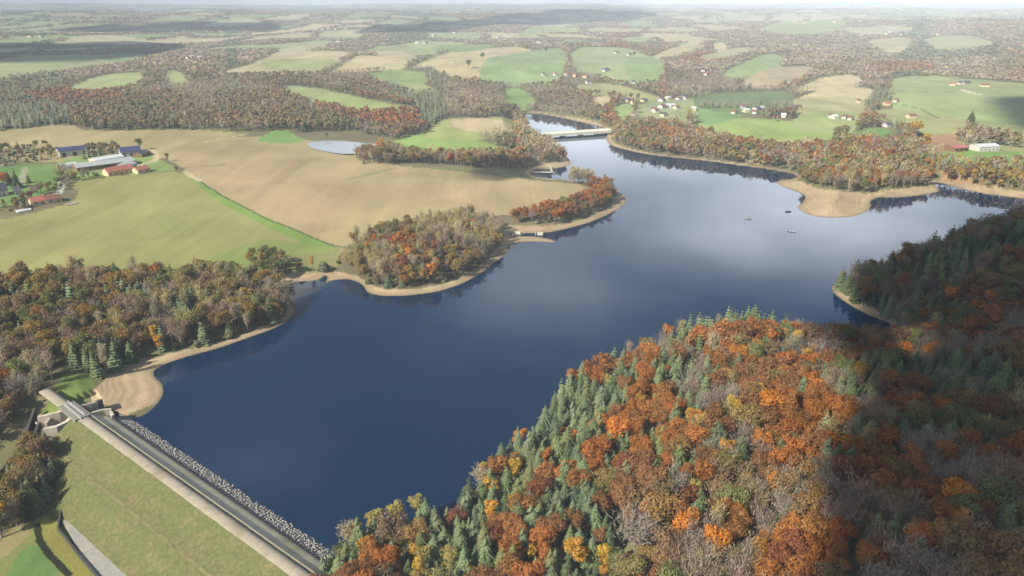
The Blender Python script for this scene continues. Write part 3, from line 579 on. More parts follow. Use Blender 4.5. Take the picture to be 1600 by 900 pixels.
boat(1168, 342, 2.9, M_HW, 'small pale boat farthest out on the open water', 5.0); boat(1238, 362, -.5, M_HW, 'pale boat nearest the camera off the sandy point', 5.4); boat(1232, 331, .2, M_HD, 'small dark boat close to the sandy point', 4.4)

# ------------------------------------------------------------------ buildings
WHITE, CREAM = solid('white_render', (.50, .48, .44), .9, .08, .5), solid('cream_render', A(220, 200, 160, .8), .9, .1, .5)
SOLAR = solid('blue_black_roof', A(72, 74, 116, .7), .45, .1, .2, spec=.5); REDT = solid('red_tile_roof', A(178, 112, 96, .75), .9, .25, 1.2); BRNT = solid('brown_tile_roof', A(140, 100, 84, .7), .9, .25, 1)
GREYR = solid('grey_sheet_roof', A(176, 182, 180, .75), .7, .12, .4); PALER = solid('pale_sheet_roof', A(210, 214, 212, .8), .6, .1, .4); DARKW = solid('dark_opening', (.03, .03, .035), .5); GLASS = solid('window_glass', (.05, .06, .08), .15, spec=.6)
SLATE = solid('slate_roof', A(92, 92, 104, .7), .7, .2, 1); WOODW = solid('brown_boards', A(140, 112, 84, .7), .9, .2, 1); METAL_RED = solid('pink_red_sheet_roof', A(188, 120, 116, .75), .7, .1, .4)
def house(name, pl, pr, depth, wh, rh, wall, roof, label, cat, group=None, detail=0, back=False, openings=None):
    a_, b_ = hit([pl[0], pr[0]], [pl[1], pr[1]])[:, :2]; d = b_ - a_; Ln = float(np.linalg.norm(d)); yaw = math.atan2(d[1], d[0]); nrm = np.array([-d[1], d[0]]) / Ln
    c = (a_ + b_) / 2 + nrm * depth / 2; z = float(height([a_, b_, c]).min()) ; r_ = empty(name, (c[0], c[1], z), yaw); tag(r_, label, cat, group)
    zt = float(height([a_, b_, c]).max()) - z; wh = wh + zt; L2, D2 = Ln / 2, depth / 2
    m = MB(); m.add([(-L2, -D2, -1), (L2, -D2, -1), (L2, D2, -1), (-L2, D2, -1), (-L2, -D2, wh), (L2, -D2, wh), (L2, D2, wh), (-L2, D2, wh), (-L2, 0, wh + rh), (L2, 0, wh + rh)],
        [(0, 1, 5, 4), (2, 3, 7, 6), (1, 2, 6, 9, 5), (3, 0, 4, 8, 7)]); m.build('wall', wall, r_)
    ov = .45; t = .22; m = MB(); sl_ = rh / D2
    for sg in (-1, 1):
        e = [(-L2 - ov, sg * (D2 + ov), wh - sl_ * ov + .06), (L2 + ov, sg * (D2 + ov), wh - sl_ * ov + .06), (L2 + ov, 0, wh + rh + .06), (-L2 - ov, 0, wh + rh + .06)]; m.hexa(e, [(x, y, zz + t) for x, y, zz in e])
    ro = m.build('roof', roof, r_)
    if detail >= 1:
        nw = max(2, int(Ln / 4.2))
        if openings == 'barn':
            for q in np.linspace(-L2 * .7, L2 * .7, 3): m = MB(); m.box((q, -D2 - .02, 0), (Ln * .13, .12, wh * .72)); m.build('door', DARKW, r_)
        else:
            for k in range(nw):
                q = -L2 + Ln * (k + .5) / nw; isd = k == nw // 2
                m = MB(); m.box((q, -D2 - .02, 0 + zt if isd else zt + 1.0), (1.1, .12, 2.1 if isd else 1.3)); m.build('door' if isd else 'window', WOODW if isd else GLASS, r_)
    if detail >= 2:
        m = MB(); m.box((L2 * .4, 0.0, wh + rh - .6), (.8, .8, 1.8)); m.build('chimney', CREAM, ro)
    return r_
# the farm beyond the green field
house('barn', (94,246), (141,241), 16, 5.2, 2.6, WHITE, SOLAR, 'long white barn with blue-black roof, the left one behind the farm', 'barn', detail=1, openings='barn')
house('barn', (190,247), (222,244), 20, 5.4, 3.2, WHITE, SOLAR, 'white barn with blue-black roof at the right end of the farm', 'barn', detail=1, openings='barn')
house('farm_shed', (122,269), (212,257), 20, 3.6, 2.2, WOODW, GREYR, 'longest grey-roofed livestock shed in the middle of the farm', 'shed', detail=1, openings='barn')
house('farm_shed', (150,257), (195,250), 14, 3.4, 1.6, CREAM, PALER, 'shorter pale-roofed shed between the barns and the grey shed', 'shed', detail=1, openings='barn')
house('farm_shed', (205,266), (215,262), 12, 4.5, 1.4, WHITE, GREYR, 'small white annex at the right end of the grey shed', 'shed', detail=1)
house('farmhouse', (170,276), (211,269), 11, 3.6, 2.8, CREAM, REDT, 'long farmhouse with red tiled roof at the near edge of the farm', 'house', detail=2)
house('farmhouse', (216,272), (235,268), 9, 3.0, 2.2, CREAM, REDT, 'small red-roofed cottage to the right of the long farmhouse', 'house', detail=2)
house('farmhouse', (222,246), (236,242), 10, 3.2, 1.8, WOODW, SLATE, 'small slate-roofed outbuilding behind the white barn', 'outbuilding', detail=1)
def tunnel(pl, pr, wd, hgt, label):
    a_, b_ = hit([pl[0], pr[0]], [pl[1], pr[1]])[:, :2]; d = b_ - a_; Ln = float(np.linalg.norm(d)); yaw = math.atan2(d[1], d[0]); nrm = np.array([-d[1], d[0]]) / Ln
    c = (a_ + b_) / 2 + nrm * wd / 2; r_ = empty('polytunnel', (c[0], c[1], float(height([c])[0])), yaw); tag(r_, label, 'polytunnel'); V = []
    K = 11
    for x in (-Ln / 2, Ln / 2):
        for i in range(K): t = math.pi * i / (K - 1); V.append((x, -wd / 2 * math.cos(t), hgt * math.sin(t) - .3))
    m = MB(); m.add(V, [(i, i + 1, K + i + 1, K + i) for i in range(K - 1)]); m.build('cover', PALER, r_)
    m = MB(); m.add([(x * .998, y, z) for x, y, z in V[:K]], [tuple(range(K))]); m.build('end_wall', DARKW, r_); m = MB(); m.add([(x * .998, y, z) for x, y, z in V[K:]], [tuple(range(K))]); m.build('end_wall', PALER, r_)
tunnel((97,265), (123,261), 9, 4.6, 'pale rounded polytunnel at the left end of the farm')
# houses at the left edge
house('house', (52,322), (82,317), 10, 2.8, 2.6, CREAM, REDT, 'low bungalow with broad red tiled roof by the green field', 'house', detail=2)
house('house', (74,319), (98,315), 10, 2.8, 2.2, CREAM, BRNT, 'right wing of the red-roofed bungalow with white gable', 'house', detail=2)
house('house', (-14,310), (14,305), 12, 4.5, 4.5, WHITE, SLATE, 'white house with tall dark slate roof at the left edge', 'house', detail=2)
house('house', (24,306), (34,305), 9, 3.4, 2.6, WHITE, SLATE, 'small white house with slate roof behind the bungalow', 'house', detail=2)
yd = wpoly([(24,330),(48,326),(50,329),(28,333)], 0); me = bpy.data.meshes.new('pool_cover'); zc = float(height(yd).max()); mbb = MB(); mbb.add([(*p, zc + .7) for p in yd] + [(*p, zc - 1) for p in yd], [(3, 2, 1, 0), (0, 1, 5, 4), (1, 2, 6, 5), (2, 3, 7, 6), (3, 0, 4, 7)]); tag(mbb.build('pool_cover', PALER), 'long white pool cover on the lawn left of the bungalow', 'pool cover')
yd = wpoly([(100,322),(106,317),(120,315),(123,318),(112,321)], 1); mbb = MB(); n_ = len(yd); zc = float(height(yd).max()) + .12; mbb.add([(*p, zc) for p in yd], [tuple(range(n_))]); tag(mbb.build('path', M_ROAD), kind='structure')

ORD = ['first', 'second', 'third', 'fourth', 'fifth', 'sixth', 'seventh', 'eighth', 'ninth', 'tenth', 'eleventh', 'twelfth', 'thirteenth', 'fourteenth', 'fifteenth', 'sixteenth', 'seventeenth', 'eighteenth', 'nineteenth', 'twentieth']
VILL = [
 ('hamlet below the green hill', [(850,119,5),(869,119,5),(886,119,5),(897,120,4),(913,122,8),(921,131,9),(943,112,6),(950,111,6),(990,131,4)]),
 ('hilltop hamlet behind the green hill', [(816,69,8),(828,68,8),(841,69,9),(864,72,4),(922,52,7),(930,68,8),(938,52,8),(965,84,8),(985,87,7)]),
 ('lakeside village beyond the bridge', [(978,159,6),(985,158,5),(992,163,7),(1003,159,6),(1038,159,6),(1046,156,7),(1058,156,6),(1066,153,6),(1074,156,5)]),
 ('near row of the lakeside village', [(990,181,5),(1020,174,7),(1027,176,6),(1034,182,8),(1038,169,8),(1045,168,8),(1052,168,9),(1083,173,10),(1060,171,5)]),
 ('farm beside the dark green plantation', [(1145,178,7),(1162,170,7),(1168,176,9),(1178,178,9),(1186,173,8),(1193,172,7),(1211,185,10),(1224,184,9),(1240,171,6),(1247,170,7)]),
 ('scattered row right of the plantation', [(1098,112,8),(1102,118,6),(1297,184,6),(1307,186,7),(1318,186,6),(1327,188,7),(1342,161,6),(1387,165,11),(1398,160,6)]),
 ('gardens behind the yellow tree', [(1380,198,7),(1389,199,6),(1427,185,14)]),
 ('farm in the middle of the green field', [(1488,134,12),(1497,132,7),(1512,132,12),(1540,136,17)]),
 ('village on the far right rise', [(1384,55,6),(1390,50,6),(1398,54,6),(1405,51,7),(1412,55,6),(1420,52,6),(1428,54,8),(1433,51,6),(1440,58,8),(1447,54,6),(1459,55,6),(1470,55,6)]),
 ('village on the far left rise', [(272,91,6),(279,94,7),(288,92,5),(296,92,6),(302,90,7),(309,93,7),(315,91,6),(45,58,8),(67,58,6),(374,89,5)]),
 ('far hamlet left of centre', [(503,46,5),(512,45,4),(527,46,6),(541,46,6),(563,43,5),(575,45,5),(528,67,7),(538,67,7),(551,66,5),(650,68,5),(667,68,6),(680,56,5),(709,52,5)]),
 ('far farms right of centre', [(1240,35,10),(1255,36,8),(1303,35,7),(1343,34,6),(1450,20,5),(1345,55,7),(1270,30,5),(780,59,6),(791,56,5),(1128,28,6),(1120,30,5)]),
]
for place, L_ in VILL:
    L_ = sorted(L_)
    for i, (x, y, wpx) in enumerate(L_):
        d0 = np.hypot(*hit(x, y)[0][:2]); wm = max(5.5, wpx * d0 / F * .8); wm = min(wm, 20); wpx2 = wm * F / d0
        tl = rng.uniform(-.5, .5) ; wl, wn = [(WHITE, 'white'), (WHITE, 'white'), (CREAM, 'cream')][rng.integers(3)]; rf, rn = [(BRNT, 'brown-roofed'), (REDT, 'red-roofed'), (SLATE, 'slate-roofed'), (PALER, 'pale-roofed')][rng.integers(4)]
        house('house', (x - wpx2 / 2, y + tl), (x + wpx2 / 2, y - tl), 7 + d0 / 800, 2.7 + d0 / 2500, 1.9, wl, rf, f'{wn} {rn} house, {ORD[i]} from left in the {place}', 'house', f'houses of the {place}')
house('barn', (1491,238), (1513,236), 13, 3.6, 1.8, WOODW, METAL_RED, 'open barn with pinkish red roof above the brown field', 'barn', detail=1, openings='barn')
house('barn', (1530,237), (1561,236), 14, 4.6, 1.8, WHITE, PALER, 'long white building to the right of the pink-roofed barn', 'barn', detail=1)

lap('houses')
# ------------------------------------------------------------------ trees: templates
def frame(nv, R):
    nv = nv / (np.linalg.norm(nv, axis=1)[:, None] + 1e-9); r = R.normal(size=nv.shape); t = np.cross(nv, r); t /= np.linalg.norm(t, axis=1)[:, None] + 1e-9; return nv, t, np.cross(nv, t)
def leaves(C, nv, size, R, elong=1.0, along=None, wd=.62):
    n = len(C); nv, t, b_ = frame(nv, R)
    if along is not None:
        t = along - nv * (along * nv).sum(1)[:, None]; t = t / (np.linalg.norm(t, axis=1)[:, None] + 1e-9); b_ = np.cross(nv, t)
    s = size * R.uniform(.65, 1.35, (n, 1)); V = np.stack([C + t * s * elong, C - t * s * .5 * elong + b_ * s * wd, C - t * s * .5 * elong - b_ * s * wd], 1).reshape(-1, 3)
    return V, np.arange(3 * n).reshape(-1, 3)
def tube(p, q, r0, r1, k=4):
    p = np.array(p, float); q = np.array(q, float); d = q - p; d /= np.linalg.norm(d) + 1e-9; a_ = np.cross(d, [0.31, .92, .2]); a_ /= np.linalg.norm(a_); b_ = np.cross(d, a_); V = []
    for c, r in ((p, r0), (q, r1)):
        for i in range(k): t = 2 * math.pi * i / k; V.append(c + (a_ * math.cos(t) + b_ * math.sin(t)) * r)
    T = []
    for i in range(k): j = (i + 1) % k; T += [(i, j, k + j), (i, k + j, k + i)]
    return np.array(V), np.array(T)
def join(L):
    V = []; T = []; n = 0
    for v, t in L: V.append(v); T.append(t + n); n += len(v)
    return np.concatenate(V), np.concatenate(T)
def broadleaf(R, lod, H=13., rad_=4.0, sparse=1.0, brush=.3, low=.28):
    lo = R.integers(9, 14) if lod < 2 else 6; th_ = R.random(lo) * 6.28; rr_ = np.sqrt(R.random(lo)) * rad_ * .62; zz = H * (low + .20) + (H * .62 - H * .12) * (R.random(lo) ** .8) * (1 - .35 * (rr_ / rad_) ** 2)
    lc = np.stack([np.cos(th_) * rr_, np.sin(th_) * rr_, zz], -1); lr = R.uniform(.32, .52, lo) * rad_
    lc[0] = (0, 0, H * .78); lr[0] = rad_ * .5; lc[:, 2] = np.minimum(lc[:, 2], H - lr * .9)
    nl = int({0: 1700, 1: 480, 2: 95}[lod] * sparse); sz = {0: .33, 1: .60, 2: 1.3}[lod] * (1 if sparse > .7 else .85)
    pk = R.choice(lo, nl, p=lr ** 2 / (lr ** 2).sum()); d = R.normal(size=(nl, 3)); d[:, 2] += .35; d /= np.linalg.norm(d, axis=1)[:, None]
    C = lc[pk] + d * lr[pk][:, None] * R.uniform(.72, 1.06, (nl, 1)); nv = d + R.normal(size=d.shape) * .38
    up = np.zeros_like(d); up[:, 2] = 1; al = d + up * .5 + R.normal(size=d.shape) * .4
    m = int(nl * brush); v1 = leaves(C[m:], nv[m:], sz, R)
    parts = [v1]
    if m: parts.append(leaves(C[:m], nv[:m], sz * .8, R, 1.9, al[:m]))
    tr = [tube((0, 0, -1), (0, 0, H * .5), .26, .16, 5 if lod == 0 else 3)]
    if lod < 2:
        for i in range(min(lo, 7 if lod == 0 else 3)): tr.append(tube((0, 0, H * (.25 + .03 * i)), lc[i], .12, .04, 3))
    return join(parts), join(tr)
def conifer(R, lod, H=15., rad_=3.0):
    nt_ = {0: 17, 1: 10, 2: 6}[lod]; nb = {0: 10, 1: 7, 2: 5}[lod]; parts = []; tw = R.random() * 6
    for k in range(nt_):
        f = k / nt_; z = H * (.10 + .90 * f); Rr = rad_ * (1 - f) ** .82 * R.uniform(.88, 1.1) + .12
        for i in range(nb if f < .75 else max(4, nb - 3)):
            a_ = tw + k * 1.1 + i * 2 * math.pi / nb + R.normal(0, .12); L = Rr * R.uniform(.78, 1.12); d = np.array([math.cos(a_), math.sin(a_), 0]); s = np.array([-d[1], d[0], 0]); dr = .30 * L + .15
            p0 = np.array([0, 0, z + .35]); pt = d * L + [0, 0, z - dr + .12 * L]; w_ = L * {0: .30, 1: .42, 2: .55}[lod]; pm = d * L * .55 + [0, 0, z + .05]; l = pm + s * w_ - [0, 0, .22 * L]; r = pm - s * w_ - [0, 0, .22 * L]
            v = np.array([p0, l, pt, pm + [0, 0, .12], p0, r, pt]); parts.append((v, np.array([(0, 1, 3), (1, 2, 3), (4, 3, 5), (5, 3, 6)])))
            if lod == 0:
                for q in (.45, .75, .95):
                    for sg in (-1, 1):
                        c = d * L * q + [0, 0, z - dr * q + .1]; e = c + (d * .5 + s * sg) * L * .28 - [0, 0, .18 * L]; parts.append((np.array([c, e, c + d * L * .13]), np.array([(0, 1, 2)])))
    return join(parts), tube((0, 0, -1), (0, 0, H * .97), .22, .04, 4 if lod == 0 else 3)
def bare(R, lod, H=13., rad_=3.4, twigs=1.0, narrow=False):
    tr = []; tips = []; ht = H * (.45 if narrow else .33); lean = R.normal(0, .3, 2); tr.append(tube((0, 0, -1), (lean[0], lean[1], ht), .2, .14, 4 if lod == 0 else 3)); top = np.array([lean[0], lean[1], ht])
    if narrow: tr.append(tube(top, (lean[0] * 1.5, lean[1] * 1.5, H * .95), .14, .03, 3))
    nb = {0: 9, 1: 6, 2: 3}[lod]
    for i in range(nb):
        a_ = i * 2.4 + R.random(); sp_ = rad_ * R.uniform(.3, .95) * (.5 if narrow else 1); z0 = ht * R.uniform(.75, 1.0) if not narrow else H * R.uniform(.3, .8)
        b0 = np.array([lean[0], lean[1], z0]); b1 = np.array([lean[0] + math.cos(a_) * sp_, lean[1] + math.sin(a_) * sp_, min(H, z0 + H * R.uniform(.32, .6) * (.6 if narrow else 1))]); mid = (b0 + b1) / 2 + np.array([math.cos(a_), math.sin(a_), 0]) * sp_ * .15
        tr.append(tube(b0, mid, .10, .07, 3)); tr.append(tube(mid, b1, .07, .03, 3))
        if lod < 2:
            for j_ in range(4 if lod == 0 else 2):
                t = R.uniform(.3, 1); c = b0 * (1 - t) + b1 * t; e = c + np.array([R.normal(0, .9), R.normal(0, .9), R.uniform(.6, 1.9)]); tr.append(tube(c, e, .045, .02, 3)); tips += [c, e]
        tips += [mid, b1]
    tips = np.array(tips); nl = int({0: 1000, 1: 260, 2: 52}[lod] * twigs); pk = R.integers(0, len(tips), nl); spd = np.array([.75, .75, .8]) * (1 if lod < 2 else 1.4); C = tips[pk] + R.normal(size=(nl, 3)) * spd
    c0 = np.array([lean[0], lean[1], H * .45]); al = C - c0; al[:, 2] = np.abs(al[:, 2]) + 1.2; al += R.normal(size=al.shape) * .9
    v = leaves(C, R.normal(size=(nl, 3)) - np.array([0, 1.0, -.6]) * .6, {0: .13, 1: .26, 2: .62}[lod], R, {0: 5.2, 1: 3.6, 2: 2.0}[lod], al)
    return v, join(tr)
def shrub(R, lod, H=3.6, rad_=2.2): return broadleaf(R, max(lod, 1) if lod else 1, H, rad_, .8, .4, .05)
TEMPL = {}
KINDS = {  # name: builder, height range, crown colours
 'spruce_tree': lambda R, l: conifer(R, l, 14, R.uniform(2.7, 4.3)),
 'beech_tree': lambda R, l: broadleaf(R, l, 13, R.uniform(3.6, 4.5), .95, .5),
 'oak_tree': lambda R, l: broadleaf(R, l, 12.5, R.uniform(3.8, 4.8), 1.0, .15),
 'birch_tree': lambda R, l: broadleaf(R, l, 12, R.uniform(2.2, 2.9), .6, .5, .3),
 'bare_tree': lambda R, l: bare(R, l, 13, R.uniform(3.2, 4.2)),
 'poplar_tree': lambda R, l: bare(R, l, 14, 2.0, .95, True),
 'willow_shrub': lambda R, l: shrub(R, l),
}
KH = {'spruce_tree': 14, 'beech_tree': 13, 'oak_tree': 12.5, 'birch_tree': 12, 'bare_tree': 13, 'poplar_tree': 14, 'willow_shrub': 3.6}
NV = {0: 6, 1: 4, 2: 4}
for i, (kn, fn) in enumerate(KINDS.items()):
    for l in (0, 1, 2): TEMPL[kn, l] = [fn(np.random.default_rng(100 * i + 10 * l + v), l) for v in range(NV[l])]
PALETTE = {   # (shade word, albedo, weight)
 'spruce_tree': [('grey-green', (.168,.208,.108), 3), ('dark green', (.108,.142,.070), 2), ('blue-green', (.125,.168,.100), 1.0), ('olive green', (.182,.200,.085), 1.2)],
 'beech_tree': [('rust-orange', (.350,.135,.040), 2.6), ('russet brown', (.235,.118,.055), 3.0), ('copper', (.300,.140,.050), 2.2), ('bright orange', (.50,.195,.038), 1.1), ('brownish red', (.200,.078,.042), 1.1)],
 'oak_tree': [('olive-brown', (.225,.175,.070), 3), ('olive-green', (.175,.185,.072), 2.6), ('golden brown', (.290,.185,.066), 2), ('brown', (.215,.145,.080), 2)],
 'birch_tree': [('golden yellow', (.50,.32,.055), 2), ('dull yellow', (.38,.31,.10), 2), ('orange-yellow', (.50,.26,.045), 2)],
 'bare_tree': [('grey', (.290,.250,.195), 2), ('mauve-brown', (.280,.210,.165), 2.5), ('brown', (.300,.215,.135), 2.5)],
 'poplar_tree': [('pale buff', (.42,.345,.215), 2), ('grey-brown', (.32,.265,.18), 2), ('yellowish', (.42,.35,.15), 1.6)],
 'willow_shrub': [('grey-green', (.205,.215,.135), 2), ('olive', (.225,.21,.11), 2), ('straw-coloured', (.32,.27,.15), 1)],
}
KWORD = {'spruce_tree': ('conifer', 'conifer'), 'beech_tree': ('broadleaf tree', 'autumn tree'), 'oak_tree': ('round-crowned tree', 'broadleaf tree'), 'birch_tree': ('slender leafy tree', 'yellow tree'), 'bare_tree': ('leafless tree', 'bare tree'), 'poplar_tree': ('tall thin pale-stemmed tree', 'slender tree'), 'willow_shrub': ('low shrub', 'shrub')}
TRUNKC = {'spruce_tree': (.08, .06, .045), 'beech_tree': (.17, .14, .12), 'oak_tree': (.10, .08, .06), 'birch_tree': (.40, .37, .32), 'bare_tree': (.30, .27, .23), 'poplar_tree': (.38, .34, .28), 'willow_shrub': (.12, .1, .08)}
KN = list(KINDS)
MI = {k: i for i, k in enumerate(KN)}
# woods: polygon in the photo (tree bases), mix, spacing, height factor, place phrase
def mixw(**k): a_ = np.zeros(len(KN)); [a_.__setitem__(MI[q + ('_shrub' if q == 'willow' else '_tree')], v) for q, v in k.items()]; return a_ / a_.sum()
WOODS = [
 ('left', [(-260,438),(0,446),(100,440),(200,440),(300,440),(385,438),(440,446),(456,470),(458,486),(430,502),(385,517),(330,531),(290,544),(240,552),(200,562),(170,578),(150,596),(140,585),(128,574),(100,582),(78,606),(56,628),(38,645),(8,690),(-260,760)],
   mixw(oak=5.5, bare=2.6, beech=.6, spruce=2.0, poplar=1.0, birch=.3), 5.6, .95, 'in the wood left of the lake'),
 ('leftshore', [(140,585),(150,600),(200,566),(240,556),(290,548),(340,536),(385,520),(430,505),(458,486),(452,466),(400,488),(330,508),(270,524),(200,540),(150,560),(110,575)],
   mixw(spruce=2.4, poplar=2.2, willow=1.6, oak=1.2, birch=.3), 4.6, .85, 'along the bank above the big beach'),
 ('clump', [(40,745),(66,715),(88,725),(92,760),(80,790),(50,812),(30,828),(5,836),(-30,850),(-60,840),(0,800)], mixw(spruce=1.6, oak=2.2, birch=.4, bare=.8), 4.8, 1.0, 'in the clump at the foot of the dam'),
 ('cape', [(525,424),(530,405),(545,388),(580,374),(620,364),(660,356),(700,350),(760,350),(786,355),(790,372),(778,394),(755,414),(720,432),(690,444),(640,452),(600,452),(575,444),(560,434)],
   mixw(poplar=4, bare=1.4, oak=2.6, beech=1.0, birch=.7, willow=1.2), 4.6, .82, 'on the wooded cape below the tan field'),
 ('point', [(792,350),(810,344),(850,334),(890,322),(920,308),(925,296),(945,292),(958,302),(962,314),(935,332),(900,344),(850,351),(800,352)], mixw(beech=3, oak=1.4, bare=1, willow=1.2), 4.8, .8, 'on the point right of the tan field'),
 ('cove', [(890,289),(925,293),(928,288),(912,284),(890,281)], mixw(poplar=3, bare=2, willow=.6), 4.6, .85, 'in the row behind the tan field'),
 ('bank', [(560,256),(556,246),(600,240),(660,246),(700,249),(760,248),(806,246),(806,214),(806,196),(815,186),(825,204),(834,216),(860,230),(878,244),(886,252),(850,256),(800,264),(740,264),(690,258),(630,256),(600,258)],
   mixw(poplar=2.6, oak=2, bare=2, beech=1.4, birch=.4, willow=.4), 5.2, .9, 'in the wood behind the tan field'),
 ('east', [(950,222),(956,212),(960,196),(1000,192),(1060,198),(1105,215),(1150,226),(1240,236),(1312,233),(1312,226),(1350,222),(1410,226),(1405,206),(1422,205),(1440,228),(1452,240),(1450,262),(1456,280),(1440,292),(1400,298),(1350,302),(1300,301),(1262,290),(1245,278),(1200,262),(1150,256),(1100,249),(1050,244),(1000,238)],
   mixw(oak=3, poplar=2, bare=1.6, beech=1.8, birch=.6, willow=.6, spruce=.3), 5.6, .9, 'on the far shore below the green fields'),
 ('fareast', [(1450,246),(1500,258),(1600,262),(1760,268),(1760,312),(1620,304),(1560,296),(1500,287),(1470,282),(1452,270)], mixw(poplar=2.4, oak=2, birch=1, bare=1, willow=.5), 5.6, .9, 'on the far right shore'),
 ('garden', [(-60,262),(0,262),(60,252),(90,250),(84,232),(40,232),(0,234),(-60,240)], mixw(oak=2, spruce=2, willow=2, bare=.6), 8, .7, 'in the orchard behind the left houses'),
 ('yard', [(-20,325),(20,320),(48,312),(50,300),(88,290),(92,262),(104,262),(104,272),(126,276),(160,273),(165,276),(110,286),(95,300),(60,306),(44,325),(20,334)], mixw(oak=2, bare=2.6, willow=2, spruce=.5), 6, .6, 'around the farm buildings'),
 ('farmhedge', [(128,250),(160,245),(190,240),(185,232),(140,238)], mixw(spruce=2, oak=2), 6, .7, 'between the two white barns'),
 ('bay', [(384,424),(392,408),(420,402),(440,412),(448,428),(436,440)], mixw(oak=1.5, bare=1, spruce=1), 6, .8, 'at the head of the small bay'),
 ('plantation', [(1085,170),(1186,168),(1190,160),(1090,160)], mixw(spruce=1), 5.2, .5, 'in the dark green plantation'), ('plantation2', [(1188,178),(1240,177),(1240,164),(1215,158),(1195,163)], mixw(spruce=1), 5.2, .5, 'in the domed plantation beside the long farm building'),
 ('hedge1', [(1484,216),(1510,205),(1560,214),(1592,224),(1592,232),(1550,228),(1510,230)], mixw(oak=2, bare=3, poplar=1), 7, .9, 'in the copse above the pink-roofed barn'),
]
def sample_poly(poly, sp_):
    lo, hi = poly.min(0), poly.max(0); dx = sp_; dy = sp_ * .87; xs = np.arange(lo[0], hi[0] + dx, dx); ys = np.arange(lo[1], hi[1] + dy, dy); X, Y = np.meshgrid(xs, ys); X = X + (np.arange(len(ys)) % 2)[:, None] * dx / 2
    p = np.stack([X.ravel(), Y.ravel()], -1); p = p + rng.uniform(-.38, .38, p.shape) * sp_; return p[pip(p, poly)]
items = []     # x, y, kind, shade, hfactor, wood index
def pick(P_, mix, clus=26.0):
    """species by weight with clumping"""
    sc = np.zeros((len(P_), len(KN)))
    for k in range(len(KN)):
        nz = .6 * vnoise(P_[:, 0] / clus + 31 * k, P_[:, 1] / clus + 7 * k) + .4 * rng.random(len(P_)); sc[:, k] = np.log(np.maximum(mix[..., k], 1e-6)) + (nz - .5) * 5.5
    return sc.argmax(1)
def shade_pick(P_, kind, clus=18.0):
    out = np.zeros(len(P_), int)
    for k, kn in enumerate(KN):
        m = np.nonzero(kind == k)[0]
        if not len(m): continue
        pl = PALETTE[kn]; sc = np.stack([np.log(q[2]) + (.5 * vnoise(P_[m, 0] / clus + 11 * i + k, P_[m, 1] / clus + 5 * i) + .5 * rng.random(len(m)) - .5) * 5 for i, q in enumerate(pl)], -1); out[m] = sc.argmax(1)
    return out
TREES = dict(x=[], y=[], k=[], s=[], h=[], w=[])
def add_trees(P_, kind, hf, wi, shade=None):
    if len(P_) == 0: return
    sh = shade_pick(P_, kind) if shade is None else shade
    TREES['x'].append(P_[:, 0]); TREES['y'].append(P_[:, 1]); TREES['k'].append(kind); TREES['s'].append(sh); TREES['h'].append(hf); TREES['w'].append(np.full(len(P_), wi))
PLACES = []
for wi, (nm, poly, mix, sp_, hf, place) in enumerate(WOODS):
    PLACES.append(place); wp = wpoly(poly, 0); p = sample_poly(wp, sp_); d = segdist(p, LAKE); ok = ~pip(p, LAKE) & (d > 3.0) & (height(p) > -8); 
    s, n = dam_uv(p); ok &= ~((s > -40) & (s < DL + 10) & (n > -24) & (n < 8)); ok &= ~pip(p, un(np.array([72., 55, 30, 0, -40, -60, 5, 50, 76]), np.array([640., 646, 680, 725, 765, 820, 800, 725, 690]), 0.)) | (nm == 'clump'); p = p[ok]
    add_trees(p, pick(p, np.tile(mix, (len(p), 1))), hf * rng.uniform(.8, 1.18, len(p)), wi)
# near right slope and the dark hill: all land right of the lake
slope = np.concatenate([un(*np.array([(470, 905), (515, 880), (560, 862), (640, 836), (735, 800), (742, 765), (795, 716), (850, 668), (866, 640), (872, 618), (955, 573), (1060, 525), (1160, 510), (1240, 532), (1395, 525), (1400, 512), (1298, 449), (1400, 422), (1640, 375), (1850, 345), (2100, 350)], float).T), np.array([[520, 300], [300, 60], [60, 60], [-20, 110], [-55, 140]])])
p = sample_poly(slope, 4.9); d = segdist(p, LAKE); ok = ~pip(p, LAKE) & (d > 2.2); s, n = dam_uv(p); ok &= ~((s < DL + 7) & (n < 8)); p = p[ok]
h_ = height(p); qx, qy, dep_ = proj(p[:, 0], p[:, 1], h_ + 6)
mg = 120; ok = (qx > -mg) & (qx < 1600 + mg) & (qy < 900 + 150); p, qx, qy, h_ = p[ok], qx[ok], qy[ok], h_[ok]
zoneA = wpoly([(480,960),(500,905),(560,862),(640,836),(735,800),(750,765),(795,716),(850,668),(866,640),(876,618),(955,576),(980,600),(960,660),(985,720),(960,780),(965,880),(960,930),(940,960)], 0)
zoneB = un(np.array([1080., 1160, 1220, 1230, 1150, 1090, 1030, 1000, 1040]), np.array([515., 490, 500, 540, 545, 555, 600, 580, 540]), 6.)
zoneC = wpoly([(985,600),(1060,580),(1100,700),(1060,820),(960,905),(900,905),(960,780),(985,720),(965,660)], 0)
mA, mB, mC, mD = mixw(spruce=5.5, beech=2.2, birch=.9, bare=.5, oak=.6), mixw(spruce=14, oak=.8, beech=.8, birch=.5, poplar=.4), mixw(beech=4.2, spruce=5.0, birch=1.2, oak=1.2, bare=.6), mixw(beech=4.0, oak=2.4, bare=2.6, birch=.5, spruce=1.6, poplar=.4)
mE = mixw(bare=2.5, oak=3, beech=.7, spruce=4.5, poplar=.5)
mix = np.tile(mD, (len(p), 1)); inA = pip(p, zoneA); inB = pip(p, zoneB); inC = pip(p, zoneC)
dark = (p[:, 1] > 330) & (p[:, 0] > 150)
mix[(qx > 1350) & ~dark] = mixw(bare=2.6, oak=2.6, beech=2.6, spruce=2.0, birch=.25, poplar=.5); mix[dark] = mE; mix[inC] = mC; mix[inB] = mB; mix[inA] = mA
dl = segdist(p, LAKE)
